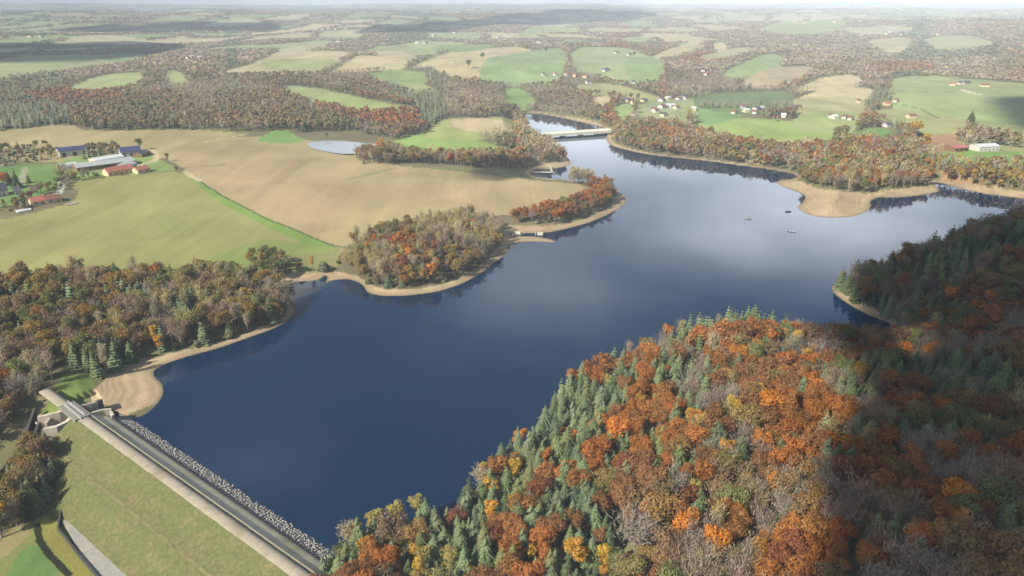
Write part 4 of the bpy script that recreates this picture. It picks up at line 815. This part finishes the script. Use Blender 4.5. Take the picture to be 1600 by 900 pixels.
edge = (dl < 9) & ~inA & ~dark & ~inB; mix[edge] = mixw(poplar=3, willow=2, beech=1, birch=1, spruce=1)
kind = pick(p, mix, 17.0)
WI = {'A': len(PLACES), 'B': len(PLACES) + 1, 'C': len(PLACES) + 2, 'D': len(PLACES) + 3, 'E': len(PLACES) + 4, 'S': len(PLACES) + 5, 'F': len(PLACES) + 6, 'G': len(PLACES) + 7}
PLACES += ['in the conifer stand on the near shore', 'at the far tip of the near wood', 'in the sunlit mixed part of the near wood', 'in the middle of the near wood', 'on the shaded hill across the bay', 'at the waterline of the near wood', 'in the cloud-shaded part of the near wood', 'at the very front of the near wood']
wi = np.full(len(p), WI['D']); wi[qx > 1340] = WI['F']; wi[(qy > 800) & (qx > 860) & (qx < 1340)] = WI['G']; wi[inC] = WI['C']; wi[edge] = WI['S']; wi[inB] = WI['B']; wi[inA] = WI['A']; wi[dark] = WI['E']
hf = (.62 + .55 * rng.beta(2.2, 1.8, len(p))) * np.where(edge, .75, 1.0)
sh = shade_pick(p, kind, 16.0)
for w_ in np.unique(wi): m = wi == w_; add_trees(p[m], kind[m], hf[m], w_, sh[m])

T_ = {k: np.concatenate(v) for k, v in TREES.items()}
# clear the footprint of special trees
SPECIAL = [ (497,897,'oak_tree',2,8,1.1,'golden brown tree covering the near end of the crest road'), (520,893,'spruce_tree',1,8,1.2,'small dark conifer where the rock edge of the dam ends'), (535,886,'oak_tree',1,8,1.1,'olive-green tree just past the end of the rock edge'), (512,880,'willow_shrub',1,4,1.1,'olive shrub at the very end of the rock edge'),
 # px, py of the base, kind, shade, height, width factor, label
 (137,553,'birch_tree',0,10,1.2,'bright yellow rounded tree standing out above the big beach'),
 (441,474,'birch_tree',0,9,1.1,'yellow tree at the tip of the left wood'),
 (436,464,'beech_tree',4,9,1,'dark red tree beside the yellow one at the tip of the left wood'),
 (412,434,'oak_tree',1,11,.9,'yellow-green round tree alone at the head of the small bay'),
 (452,424,'beech_tree',1,7,1.2,'broad low russet bush on the bank of the small bay'),
 (489,424,'birch_tree',2,10,.9,'narrow orange-yellow tree on the bank of the small bay'),
 (470,424,'beech_tree',4,6,1,'small brownish red tree left of the narrow orange-yellow one'),
 (506,424,'willow_shrub',0,6,1.1,'grey-green bush at the right end of the small bay bank'),
 (574,400,'beech_tree',3,10,1,'bright orange tree on the wooded cape'),
 (535,418,'beech_tree',4,9,1.2,'dark red tree at the left end of the wooded cape'),
 (607,449,'spruce_tree',2,9,1,'blue-green conifer on the waterfront of the wooded cape'),
 (628,448,'spruce_tree',0,8,1,'small grey-green conifer on the waterfront of the wooded cape'),
 (737,402,'birch_tree',0,9,.9,'yellow tree near the right side of the wooded cape'),
 (184,446,'spruce_tree',1,14,1.8,'very broad dark green tree at the field edge of the left wood'),
 (270,443,'spruce_tree',1,12,1.0,'dark pointed conifer at the field edge of the left wood'),
 (18,452,'beech_tree',3,9,1.2,'orange-red tree at the far left of the field edge'),
 (3,840,'birch_tree',2,13,1.6,'large orange-yellow tree at the left edge below the dam'),
 (16,612,'beech_tree',0,11,.8,'slim orange tree among the pale stems left of the spillway'),
 (4,640,'birch_tree',2,11,1.0,'yellow-orange tree at the left edge beside the spillway channel'),
 (653,822,'birch_tree',1,11,1.4,'highest of the three yellow-green trees at the dam end of the wood'),
 (622,838,'birch_tree',1,12,1.5,'middle one of the three yellow-green trees at the dam end of the wood'),
 (588,850,'birch_tree',1,12,1.2,'lowest of the three yellow-green trees at the dam end of the wood'),
 (557,860,'beech_tree',0,9,1.0,'orange tree at the water beside the end of the dam'),
 (545,862,'poplar_tree',0,9,1.6,'pale buff tree touching the end of the dam'),
 (778,768,'beech_tree',2,13,1.2,'copper tree leaning over the water at the cove'),
 (766,796,'birch_tree',2,12,1.4,'orange-yellow tree at the mouth of the cove'),
 (752,775,'poplar_tree',0,10,1.6,'pale straw tree at the mouth of the cove'),
 (812,704,'beech_tree',3,9,1.2,'bright orange tree on the bank above the cove'),
 (992,872,'bare_tree',0,17,1.4,'big white-branched leafless tree at the bottom of the near wood'),
 (1087,872,'bare_tree',0,15,1.1,'slim white leafless tree right of the big white-branched one'),
 (1050,800,'bare_tree',0,14,1.3,'white-branched leafless tree left of the tall conifer in the near wood'),
 (1087,850,'spruce_tree',1,18,1.1,'tall dark conifer among orange crowns in the near wood'),
 (1115,720,'spruce_tree',1,15,1.5,'broad dark green conifer surrounded by brown crowns'),
 (1218,582,'spruce_tree',2,13,1.3,'blue-green conifer alone in the upper near wood'),
 (1270,605,'spruce_tree',2,14,1.2,'left of two blue-green conifers at the edge of the cloud shade'),
 (1283,612,'spruce_tree',2,13,1.2,'right of two blue-green conifers at the edge of the cloud shade'),
 (1200,668,'beech_tree',3,13,1.5,'large bright orange tree high in the near wood'),
 (1130,740,'birch_tree',2,12,1.3,'golden tree behind the pale forked trunk in the near wood'),
 (1250,722,'birch_tree',1,9,2.0,'spreading yellow-green tree at the edge of the cloud shade'),
 (1300,770,'beech_tree',0,11,1.0,'vivid rust tree glowing in the cloud shade'),
 (895,893,'birch_tree',2,11,1.7,'round orange-yellow tree at the bottom of the near wood'),
 (830,897,'birch_tree',0,9,1.4,'round yellow tree at the bottom among the conifers'),
 (1150,893,'birch_tree',1,8,1.4,'yellow-green bushy tree at the bottom of the near wood'),
 (1530,700,'birch_tree',1,11,1.8,'yellowish round tree in the cloud-shaded part of the near wood'),
 (218,234,'oak_tree',1,12,1.1,'round solitary tree behind the white barn'),
 (276,268,'oak_tree',3,5,1.1,'small brown bush at the field corner by the farm'),
 (262,252,'oak_tree',1,8,.8,'green tree behind the farm at the field edge'),
 (475,206,'spruce_tree',1,14,1.2,'dark conifer alone above the green strip'),
 (511,217,'oak_tree',1,7,1.1,'small round bush beside the pond'),
 (27,294,'spruce_tree',1,16,1.0,'tall dark conifer by the left edge houses'),
 (15,290,'spruce_tree',1,13,1.0,'second dark conifer left of the tall one by the houses'),
 (8,295,'beech_tree',3,14,1.3,'bright orange tree beside the slate-roofed house'),
 (45,286,'spruce_tree',3,9,1.0,'small olive conifer on the lawn right of the tall dark one'),
 (595,238,'birch_tree',0,14,1.2,'yellow tree at the back of the round grove beside the pond'),
 (575,252,'oak_tree',0,17,1.3,'left of the big round olive trees beside the pond'),
 (592,256,'oak_tree',0,17,1.3,'middle of the big round olive trees beside the pond'),
 (608,255,'oak_tree',1,16,1.3,'right of the big round olive trees beside the pond'),
 (822,206,'birch_tree',1,17,1.6,'large yellow-green tree at the left end of the road bridge'),
 (947,314,'beech_tree',1,15,1.4,'broad russet tree at the tip of the point'),
 (866,350,'beech_tree',0,11,1.3,'rust-orange tree at the left part of the point'),
 (820,344,'beech_tree',2,11,.8,'narrow copper tree where the point begins'),
 (1427,228,'birch_tree',0,26,1.7,'big golden yellow tree above the far right woods'),
 (1445,240,'birch_tree',2,20,1.4,'orange-yellow tree just right of the big golden one'),
 (1210,190,'beech_tree',4,10,1.4,'dark red bush at the plantation farm'),
 (1235,181,'beech_tree',4,11,1.3,'dark red tree beside the long white farm building'),
 (1516,192,'spruce_tree',1,16,1.3,'dark round evergreen beside the cloud shadow on the green field'),
 (1075,195,'poplar_tree',2,20,1.8,'tall yellowish tree left of the plantation field'),
 (824,80,'oak_tree',1,14,1,'left of two solitary trees on the green hill'), (853,84,'oak_tree',1,14,1,'right of two solitary trees on the green hill'),
 (732,108,'oak_tree',1,18,1,'dark tree at the foot of the tan hill field'), (754,94,'oak_tree',1,15,1.2,'tree on the ridge between the tan and green hill fields'), (990,90,'oak_tree',1,13,1,'lone tree below the hill hamlet'),
]
SPX = hit([q[0] for q in SPECIAL], [q[1] for q in SPECIAL])
keep = np.ones(len(T_['x']), bool)
for q, c in zip(SPECIAL, SPX):
    d2 = (T_['x'] - c[0]) ** 2 + (T_['y'] - c[1]) ** 2; keep &= d2 > (KH[q[2]] * .22 * q[5] * q[4] / KH[q[2]]) ** 2
    # keep the view of the special tree open a little
T_ = {k: v[keep] for k, v in T_.items()}
tz = height(np.stack([T_['x'], T_['y']], -1))
tx, ty = T_['x'], T_['y']; qx, qy, dd = proj(tx, ty, tz + 5); HT = np.array([KH[k] for k in KN])[T_['k']] * T_['h']; pxh = HT * F / dd
inview = (qx > -15) & (qx < 1615) & (qy > -20) & (qy < 912)
# 300 largest of each kind become individual things
indiv = np.zeros(len(tx), bool)
for k, kn in enumerate(KN):
    m = np.nonzero((T_['k'] == k) & inview)[0]; m = m[np.argsort(-pxh[m])][:268 if kn != 'willow_shrub' else 200]; indiv[m] = True
print('trees total', len(tx), 'individual', indiv.sum(), {kn: int(((T_['k'] == k)).sum()) for k, kn in enumerate(KN)})
MESHES = {}
for kn in KN:
    for v in range(NV[0]):
        (cv, ct), (tv, tt) = TEMPL[kn, 0][v]
        MESHES[kn, v] = (mk(kn + '_crown', cv, ct), mk(kn + '_trunk', tv, tt, None, True)); MESHES[kn, v][0].materials.append(M_LEAF); MESHES[kn, v][1].materials.append(M_DBARK if kn in ('spruce_tree', 'oak_tree') else M_BARK)
GEN = {}
def place_tree(kn, x, y, z, H, wf, colr, label, group):
    v = random.randrange(NV[0]); s = H / KH[kn]
    r_ = empty(kn, (x, y, z - .2), random.random() * 6.28); r_.scale = (s * wf, s * wf, s); tag(r_, label, KWORD[kn][1], group)
    for nm, me in zip(('crown', 'trunk'), MESHES[kn, v]):
        o = bpy.data.objects.new(nm, me); o.parent = r_; COL.objects.link(o); o.color = (*colr, 1)
def jcol(c): f = random.uniform(.85, 1.18); return tuple(min(1, q * f * random.uniform(.94, 1.06)) for q in c)
for q, c in zip(SPECIAL, SPX):
    place_tree(q[2], c[0], c[1], c[2], q[4], q[5], PALETTE[q[2]][q[3]][1], q[6], None)
medH = {k: np.median(HT[(T_['k'] == k)]) if (T_['k'] == k).any() else 0 for k in range(len(KN))}
dlake = segdist(np.stack([tx, ty], -1), LAKE)
for i in np.nonzero(indiv)[0]:
    kn = KN[T_['k'][i]]; pl = PALETTE[kn][T_['s'][i]]; size = 'tall' if HT[i] > 1.1 * medH[T_['k'][i]] else ('small' if HT[i] < .9 * medH[T_['k'][i]] else 'medium-sized')
    wfc = random.uniform(.85, 1.2); fm = ' near the water' if dlake[i] < 14 and 'water' not in PLACES[T_['w'][i]] and 'shore' not in PLACES[T_['w'][i]] else ''
    place = PLACES[T_['w'][i]]; lab = ' '.join(f'{size} {pl[0]} {KWORD[kn][0]}{fm} {place}'.split()[:16])
    place_tree(kn, tx[i], ty[i], tz[i], HT[i], wfc, jcol(pl[1]), lab, f'{pl[0]} {KWORD[kn][0]}s {place}')

lap('indiv')
# the rest as merged woods, one object per kind
def realise(kn, idx, lodv):
    """one mesh of many trees of a kind"""
    Vs = []; Ts = []; Cs = []; base = 0; k = KN.index(kn)
    for i, l in zip(idx, lodv):
        (cv, ct), (tv, tt) = TEMPL[kn, l][random.randrange(NV[l])]; s = HT_all[i] / KH[kn]; a_ = random.random() * 6.28; ca, sa = math.cos(a_), math.sin(a_)
        V = np.concatenate([cv, tv]) if l < 2 or True else cv; wx = s * WF_all[i]; x = V[:, 0] * wx; y = V[:, 1] * wx
        V = np.stack([x * ca - y * sa + X_all[i], x * sa + y * ca + Y_all[i], V[:, 2] * s + Z_all[i]], -1)
        c = np.empty((len(V), 3)); c[:len(cv)] = C_all[i]; c[len(cv):] = TRUNKC[kn]; Vs.append(V); Cs.append(c); Ts.append(ct + base); Ts.append(tt + base + len(cv)); base += len(V)
    return np.concatenate(Vs), np.concatenate(Ts), np.concatenate(Cs)
# far woods: everything beyond the lake that is not field, water or village
def far_trees():
    out = []
    r = 520.0; k = 0
    while r < 13500:
        sp_ = 5.6 * max(1.0, r / 950) ** .92; st = sp_ * (1.0 if r < 900 else 1.1); n = int(2 * math.radians(40) * r / sp_)
        t = np.linspace(-math.radians(40), math.radians(40), n) + rng.uniform(-.4, .4, n) * sp_ / r; rr_ = r + rng.uniform(-.45, .45, n) * st
        out.append(np.stack([rr_ * np.sin(t), rr_ * np.cos(t), np.full(n, sp_)], -1)); r += st
    return np.concatenate(out)
FT = far_trees(); fp = FT[:, :2]; fh = height(fp); fx, fy, fd = proj(fp[:, 0], fp[:, 1], fh)
ok = (fx > -60) & (fx < 1660) & (fy < 300) & ~((fy > 235) & (fx < 945)) & ~((fy > 206) & (fx < 560)); FT, fp, fh = FT[ok], fp[ok], fh[ok]
_, cls = classify(fp, fh); ok = cls == 0
rr_ = np.hypot(fp[:, 0], fp[:, 1]); nearq = np.nonzero((rr_ < 1900) & ok)[0]; dl_ = segdist(fp[nearq], LAKE); ok[nearq[(dl_ < 6) | pip(fp[nearq], LAKE)]] = False
for wp_ in [wpoly(q[1], 0) for q in WOODS if q[0] not in ('bank',)] + [wpoly(WOODS[6][1], 0)]: ok &= ~pip(fp, wp_)
_, _, fd2 = proj(fp[:, 0], fp[:, 1], fh)
hq = [o for o in COL.objects if o.get('category') in ('house', 'barn', 'shed', 'outbuilding', 'polytunnel')]
for o in hq:
    L0 = np.array(o.location[:2]); dn = L0 / np.linalg.norm(L0); rel = fp - L0; al = rel @ dn; ac = np.abs(rel @ np.array([-dn[1], dn[0]])); dist = np.linalg.norm(L0)
    ok &= ~((ac < 7 + dist * .001) & (al > -14 - dist * .03) & (al < 10))
pond_w = chaikin(pp, 0); ok &= ~pip(fp, (pp - pp.mean(0)) * np.array([1.15, 1.9]) + pp.mean(0) + np.array([0, 25]))
FT, fp, fh = FT[ok], fp[ok], fh[ok]; fr = np.hypot(fp[:, 0], fp[:, 1])
s_ = np.clip(fr / 1000, 1, 8)
g = fbm(fp[:, 0] / (170 * s_), fp[:, 1] / (260 * s_), 3); g2 = fbm(fp[:, 0] / (120 * s_) + 40, fp[:, 1] / (200 * s_), 3); g3 = fbm(fp[:, 0] / (90 * s_) + 80, fp[:, 1] / (130 * s_) + 9, 3)
mixf = np.tile(mixw(bare=4.5, oak=3.4, beech=.7, poplar=1.6, spruce=.8, birch=.15), (len(fp), 1))
mixf[g > .66] = mixw(beech=5, bare=2.5, oak=1, birch=.3); mixf[g2 > .69] = mixw(spruce=6, oak=1.5, bare=1); mixf[g3 > .64] = mixw(oak=5, bare=1, spruce=.6)
def region(poly, mixv):
    m = pip(fp, wpoly(poly, 0)); mixf[m] = mixv
region([(1083,147),(1190,143),(1190,160),(1085,162)], mixw(spruce=1)); region([(1190,150),(1215,143),(1242,150),(1242,168),(1188,166)], mixw(spruce=1))
region([(40,150),(120,138),(190,145),(190,165),(100,170)], mixw(beech=8, bare=.5)); region([(1090,85),(1135,80),(1135,98),(1060,98)], mixw(beech=8, bare=.5))
region([(480,140),(650,165),(660,205),(600,205),(500,180)], mixw(beech=5, bare=1.5, oak=1)); region([(110,165),(280,160),(280,205),(110,205)], mixw(oak=5, spruce=2, bare=2))
region([(1360,100),(1450,95),(1460,112),(1370,118)], mixw(beech=6, bare=1)); region([(1430,75),(1560,70),(1560,90),(1440,92)], mixw(spruce=5, bare=1)); region([(1345,150),(1385,140),(1385,172),(1350,175)], mixw(spruce=5, oak=1))
fk = pick(fp, mixf, 60.0); fk = np.where((fr > 2500) & (fk == MI['poplar_tree']), MI['bare_tree'], fk)
fs = shade_pick(fp, fk, 60.0)
plant = pip(fp, wpoly([(1083,147),(1190,143),(1190,160),(1085,162)], 0)) | pip(fp, wpoly([(1190,150),(1215,143),(1242,150),(1242,168),(1188,166)], 0))
fH = rng.uniform(.72, 1.1, len(fp)) * np.array([KH[k] for k in KN])[fk] * (1 - .40 * sm(800, 1700, fr)); fH[plant] = 7.5
fW = np.clip(FT[:, 2] / 5.6, 1, 12) * .95
print('far trees', len(fp))
rest = np.nonzero(~indiv)[0]
X_all = np.concatenate([tx[rest], fp[:, 0]]); Y_all = np.concatenate([ty[rest], fp[:, 1]]); Z_all = np.concatenate([tz[rest], fh]) - .2
K_all = np.concatenate([T_['k'][rest], fk]); S_all = np.concatenate([T_['s'][rest], fs]); HT_all = np.concatenate([HT[rest], fH]); WF_all = np.concatenate([rng.uniform(.85, 1.2, len(rest)), fW])
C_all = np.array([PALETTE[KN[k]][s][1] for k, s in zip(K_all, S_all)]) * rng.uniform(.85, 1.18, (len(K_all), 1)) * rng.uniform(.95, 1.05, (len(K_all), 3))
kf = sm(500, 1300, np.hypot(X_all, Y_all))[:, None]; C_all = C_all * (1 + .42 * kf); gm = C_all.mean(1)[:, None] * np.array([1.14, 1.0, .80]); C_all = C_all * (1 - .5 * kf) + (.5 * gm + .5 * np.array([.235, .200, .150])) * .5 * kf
R_all = np.hypot(X_all, Y_all); isfar = R_all > 1500
STN = {'spruce_tree': 'conifer_woods', 'beech_tree': 'autumn_woods', 'oak_tree': 'oak_woods', 'birch_tree': 'birch_woods', 'bare_tree': 'leafless_woods', 'poplar_tree': 'poplar_woods', 'willow_shrub': 'shrubbery'}
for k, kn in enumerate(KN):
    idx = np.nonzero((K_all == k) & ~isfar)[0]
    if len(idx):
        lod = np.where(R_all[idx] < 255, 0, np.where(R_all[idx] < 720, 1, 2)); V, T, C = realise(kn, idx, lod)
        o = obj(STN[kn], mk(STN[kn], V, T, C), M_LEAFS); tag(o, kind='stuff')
# beyond 1.5 km: low clumps
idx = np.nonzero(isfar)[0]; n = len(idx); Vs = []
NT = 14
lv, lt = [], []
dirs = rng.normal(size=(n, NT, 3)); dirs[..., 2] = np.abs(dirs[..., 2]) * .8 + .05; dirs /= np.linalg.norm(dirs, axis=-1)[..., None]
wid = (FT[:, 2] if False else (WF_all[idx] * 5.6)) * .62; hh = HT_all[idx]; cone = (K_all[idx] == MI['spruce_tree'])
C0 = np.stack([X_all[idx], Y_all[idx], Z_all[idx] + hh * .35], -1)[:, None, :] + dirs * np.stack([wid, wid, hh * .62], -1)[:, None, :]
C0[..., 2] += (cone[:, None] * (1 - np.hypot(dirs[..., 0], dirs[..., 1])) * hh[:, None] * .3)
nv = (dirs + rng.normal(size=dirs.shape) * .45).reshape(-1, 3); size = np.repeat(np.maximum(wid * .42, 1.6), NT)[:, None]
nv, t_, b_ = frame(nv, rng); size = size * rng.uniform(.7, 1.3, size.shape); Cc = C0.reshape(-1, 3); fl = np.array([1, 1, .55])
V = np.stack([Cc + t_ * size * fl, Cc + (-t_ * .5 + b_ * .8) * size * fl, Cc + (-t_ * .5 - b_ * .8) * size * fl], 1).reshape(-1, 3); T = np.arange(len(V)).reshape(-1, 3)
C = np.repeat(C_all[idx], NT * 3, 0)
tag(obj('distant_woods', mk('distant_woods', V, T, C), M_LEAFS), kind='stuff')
print('distant tris', len(T))

lap('woods')
# ------------------------------------------------------------------ clouds (real, high above; they shade the land)
M_CLOUD, nt, out = newmat('cloud')
tcn = N(nt, 'ShaderNodeTexCoord'); d_ = N(nt, 'ShaderNodeBsdfDiffuse'); d_.inputs[0].default_value = (.9, .9, .92, 1); tl_ = N(nt, 'ShaderNodeBsdfTranslucent'); tl_.inputs[0].default_value = (.9, .9, .92, 1); tp = N(nt, 'ShaderNodeBsdfTransparent')
ath = N(nt, 'ShaderNodeAttribute', attribute_name='Col'); sx_ = N(nt, 'ShaderNodeSeparateColor'); nt.links.new(ath.outputs[0], sx_.inputs[0])
nzz = N(nt, 'ShaderNodeTexNoise'); nzz.inputs['Scale'].default_value = 8.0; nzz.inputs['Detail'].default_value = 5
vs = N(nt, 'ShaderNodeVectorMath', operation='DIVIDE'); nt.links.new(tcn.outputs['Object'], vs.inputs[0]); cmb = N(nt, 'ShaderNodeCombineXYZ'); [nt.links.new(sx_.outputs[1], cmb.inputs[q]) for q in range(3)]
sv = N(nt, 'ShaderNodeVectorMath', operation='SCALE'); sv.inputs['Scale'].default_value = 1000; nt.links.new(cmb.outputs[0], sv.inputs[0]); nt.links.new(sv.outputs[0], vs.inputs[1]); nt.links.new(vs.outputs[0], nzz.inputs['Vector'])
# thickness of the cloud (red) minus wisps, times its densest opacity (blue)
al_ = mth(nt, 'ADD', mth(nt, 'MULTIPLY', sx_.outputs[0], 2.0), mth(nt, 'MULTIPLY', mth(nt, 'SUBTRACT', nzz.outputs[0], .56), 1.9), clamp=True); al_ = mth(nt, 'MULTIPLY', mth(nt, 'MULTIPLY', al_, mth(nt, 'MULTIPLY', sx_.outputs[0], 3.0, clamp=True)), sx_.outputs[2])
m1 = N(nt, 'ShaderNodeMixShader'); m1.inputs[0].default_value = .5; nt.links.new(d_.outputs[0], m1.inputs[1]); nt.links.new(tl_.outputs[0], m1.inputs[2]); m2 = N(nt, 'ShaderNodeMixShader'); nt.links.new(al_, m2.inputs[0]); nt.links.new(tp.outputs[0], m2.inputs[1]); nt.links.new(m1.outputs[0], m2.inputs[2]); nt.links.new(m2.outputs[0], out.inputs[0])
def cloud(pts, alt, soft, dens=.75, zg=20.0):
    """a cloud floating towards the sun from the patch of land it shades"""
    w_ = chaikin(hit(*np.array(pts, float).T)[:, :2], 2); k = (alt - zg) / SUN.z; w_ = w_ + np.array([SUN.x * k, SUN.y * k]); c = w_.mean(0); w_ = w_ - c; n = len(w_); size = np.abs(w_).max()
    R_ = np.linalg.norm(w_, axis=1); ts = np.array([1.0, .97, .92, .86, .78, .68, .55, .4, .25, .1]); V = []; C = []; T = []
    for sgn in (1, -.4):
        for t in ts:
            p = w_ * t; d = (1 - t) * R_; th_ = np.clip(d / soft, 0, 1); bump = .6 + .8 * fbm(p[:, 0] / size * 4 + 9, p[:, 1] / size * 4, 3)
            z = sgn * np.sqrt(th_) * min(size * .16, 120) * bump; V.append(np.stack([p[:, 0], p[:, 1], z], -1)); C.append(np.stack([th_, np.full(n, size / 1000), np.full(n, dens)], -1))
    m_ = len(ts)
    for h_ in range(2):
        for i in range(m_ - 1):
            for j in range(n): j2 = (j + 1) % n; b_ = h_ * m_ * n; T.append((b_ + i * n + j, b_ + i * n + j2, b_ + (i + 1) * n + j2, b_ + (i + 1) * n + j))
    V = np.concatenate(V); me = mk('cloud', V, T, np.concatenate(C), True); o = obj('cloud', me, M_CLOUD); o.location = (c[0], c[1], alt); tag(o, kind='structure')
cloud([(1330,400),(1318,450),(1290,505),(1215,512),(1265,560),(1330,600),(1395,660),(1335,730),(1350,780),(1440,820),(1400,880),(1340,960),(2100,960),(2100,345),(1600,350),(1450,395)], 620, 40, .985)
cloud([(1522,152),(1600,148),(1720,150),(1760,222),(1620,214),(1560,194)], 2400, 50, .97)
cloud([(-120,66),(100,68),(200,62),(310,74),(240,86),(150,98),(60,102),(-120,100)], 900, 150, .98); cloud([(50,47),(110,40),(250,36),(420,33),(470,42),(400,52),(200,52)], 1000, 240, .98)
cloud([(540,50),(700,32),(800,24),(960,17),(1060,24),(1000,33),(860,38),(720,52),(580,56)], 1100, 280, .98);
cloud([(716,268),(760,258),(830,258),(850,272),(800,284),(745,284)], 520, 14, .6, 8)
lap('end')

# ------------------------------------------------------------------ haze
HZ = MB(); HZ.hexa([(-24000, -400, -60), (24000, -400, -60), (24000, 24000, -60), (-24000, 24000, -60)], [(-24000, -400, 330), (24000, -400, 330), (24000, 24000, 330), (-24000, 24000, 330)])
M_H, nt, out = newmat('haze'); pv = N(nt, 'ShaderNodeVolumePrincipled'); pv.inputs['Color'].default_value = (.76, .88, 1.0, 1); pv.inputs['Density'].default_value = HAZE_D = 0.00013; pv.inputs['Anisotropy'].default_value = -0.35
nt.links.new(pv.outputs[0], out.inputs['Volume'])
hz = HZ.build('haze', M_H); tag(hz, kind='stuff')
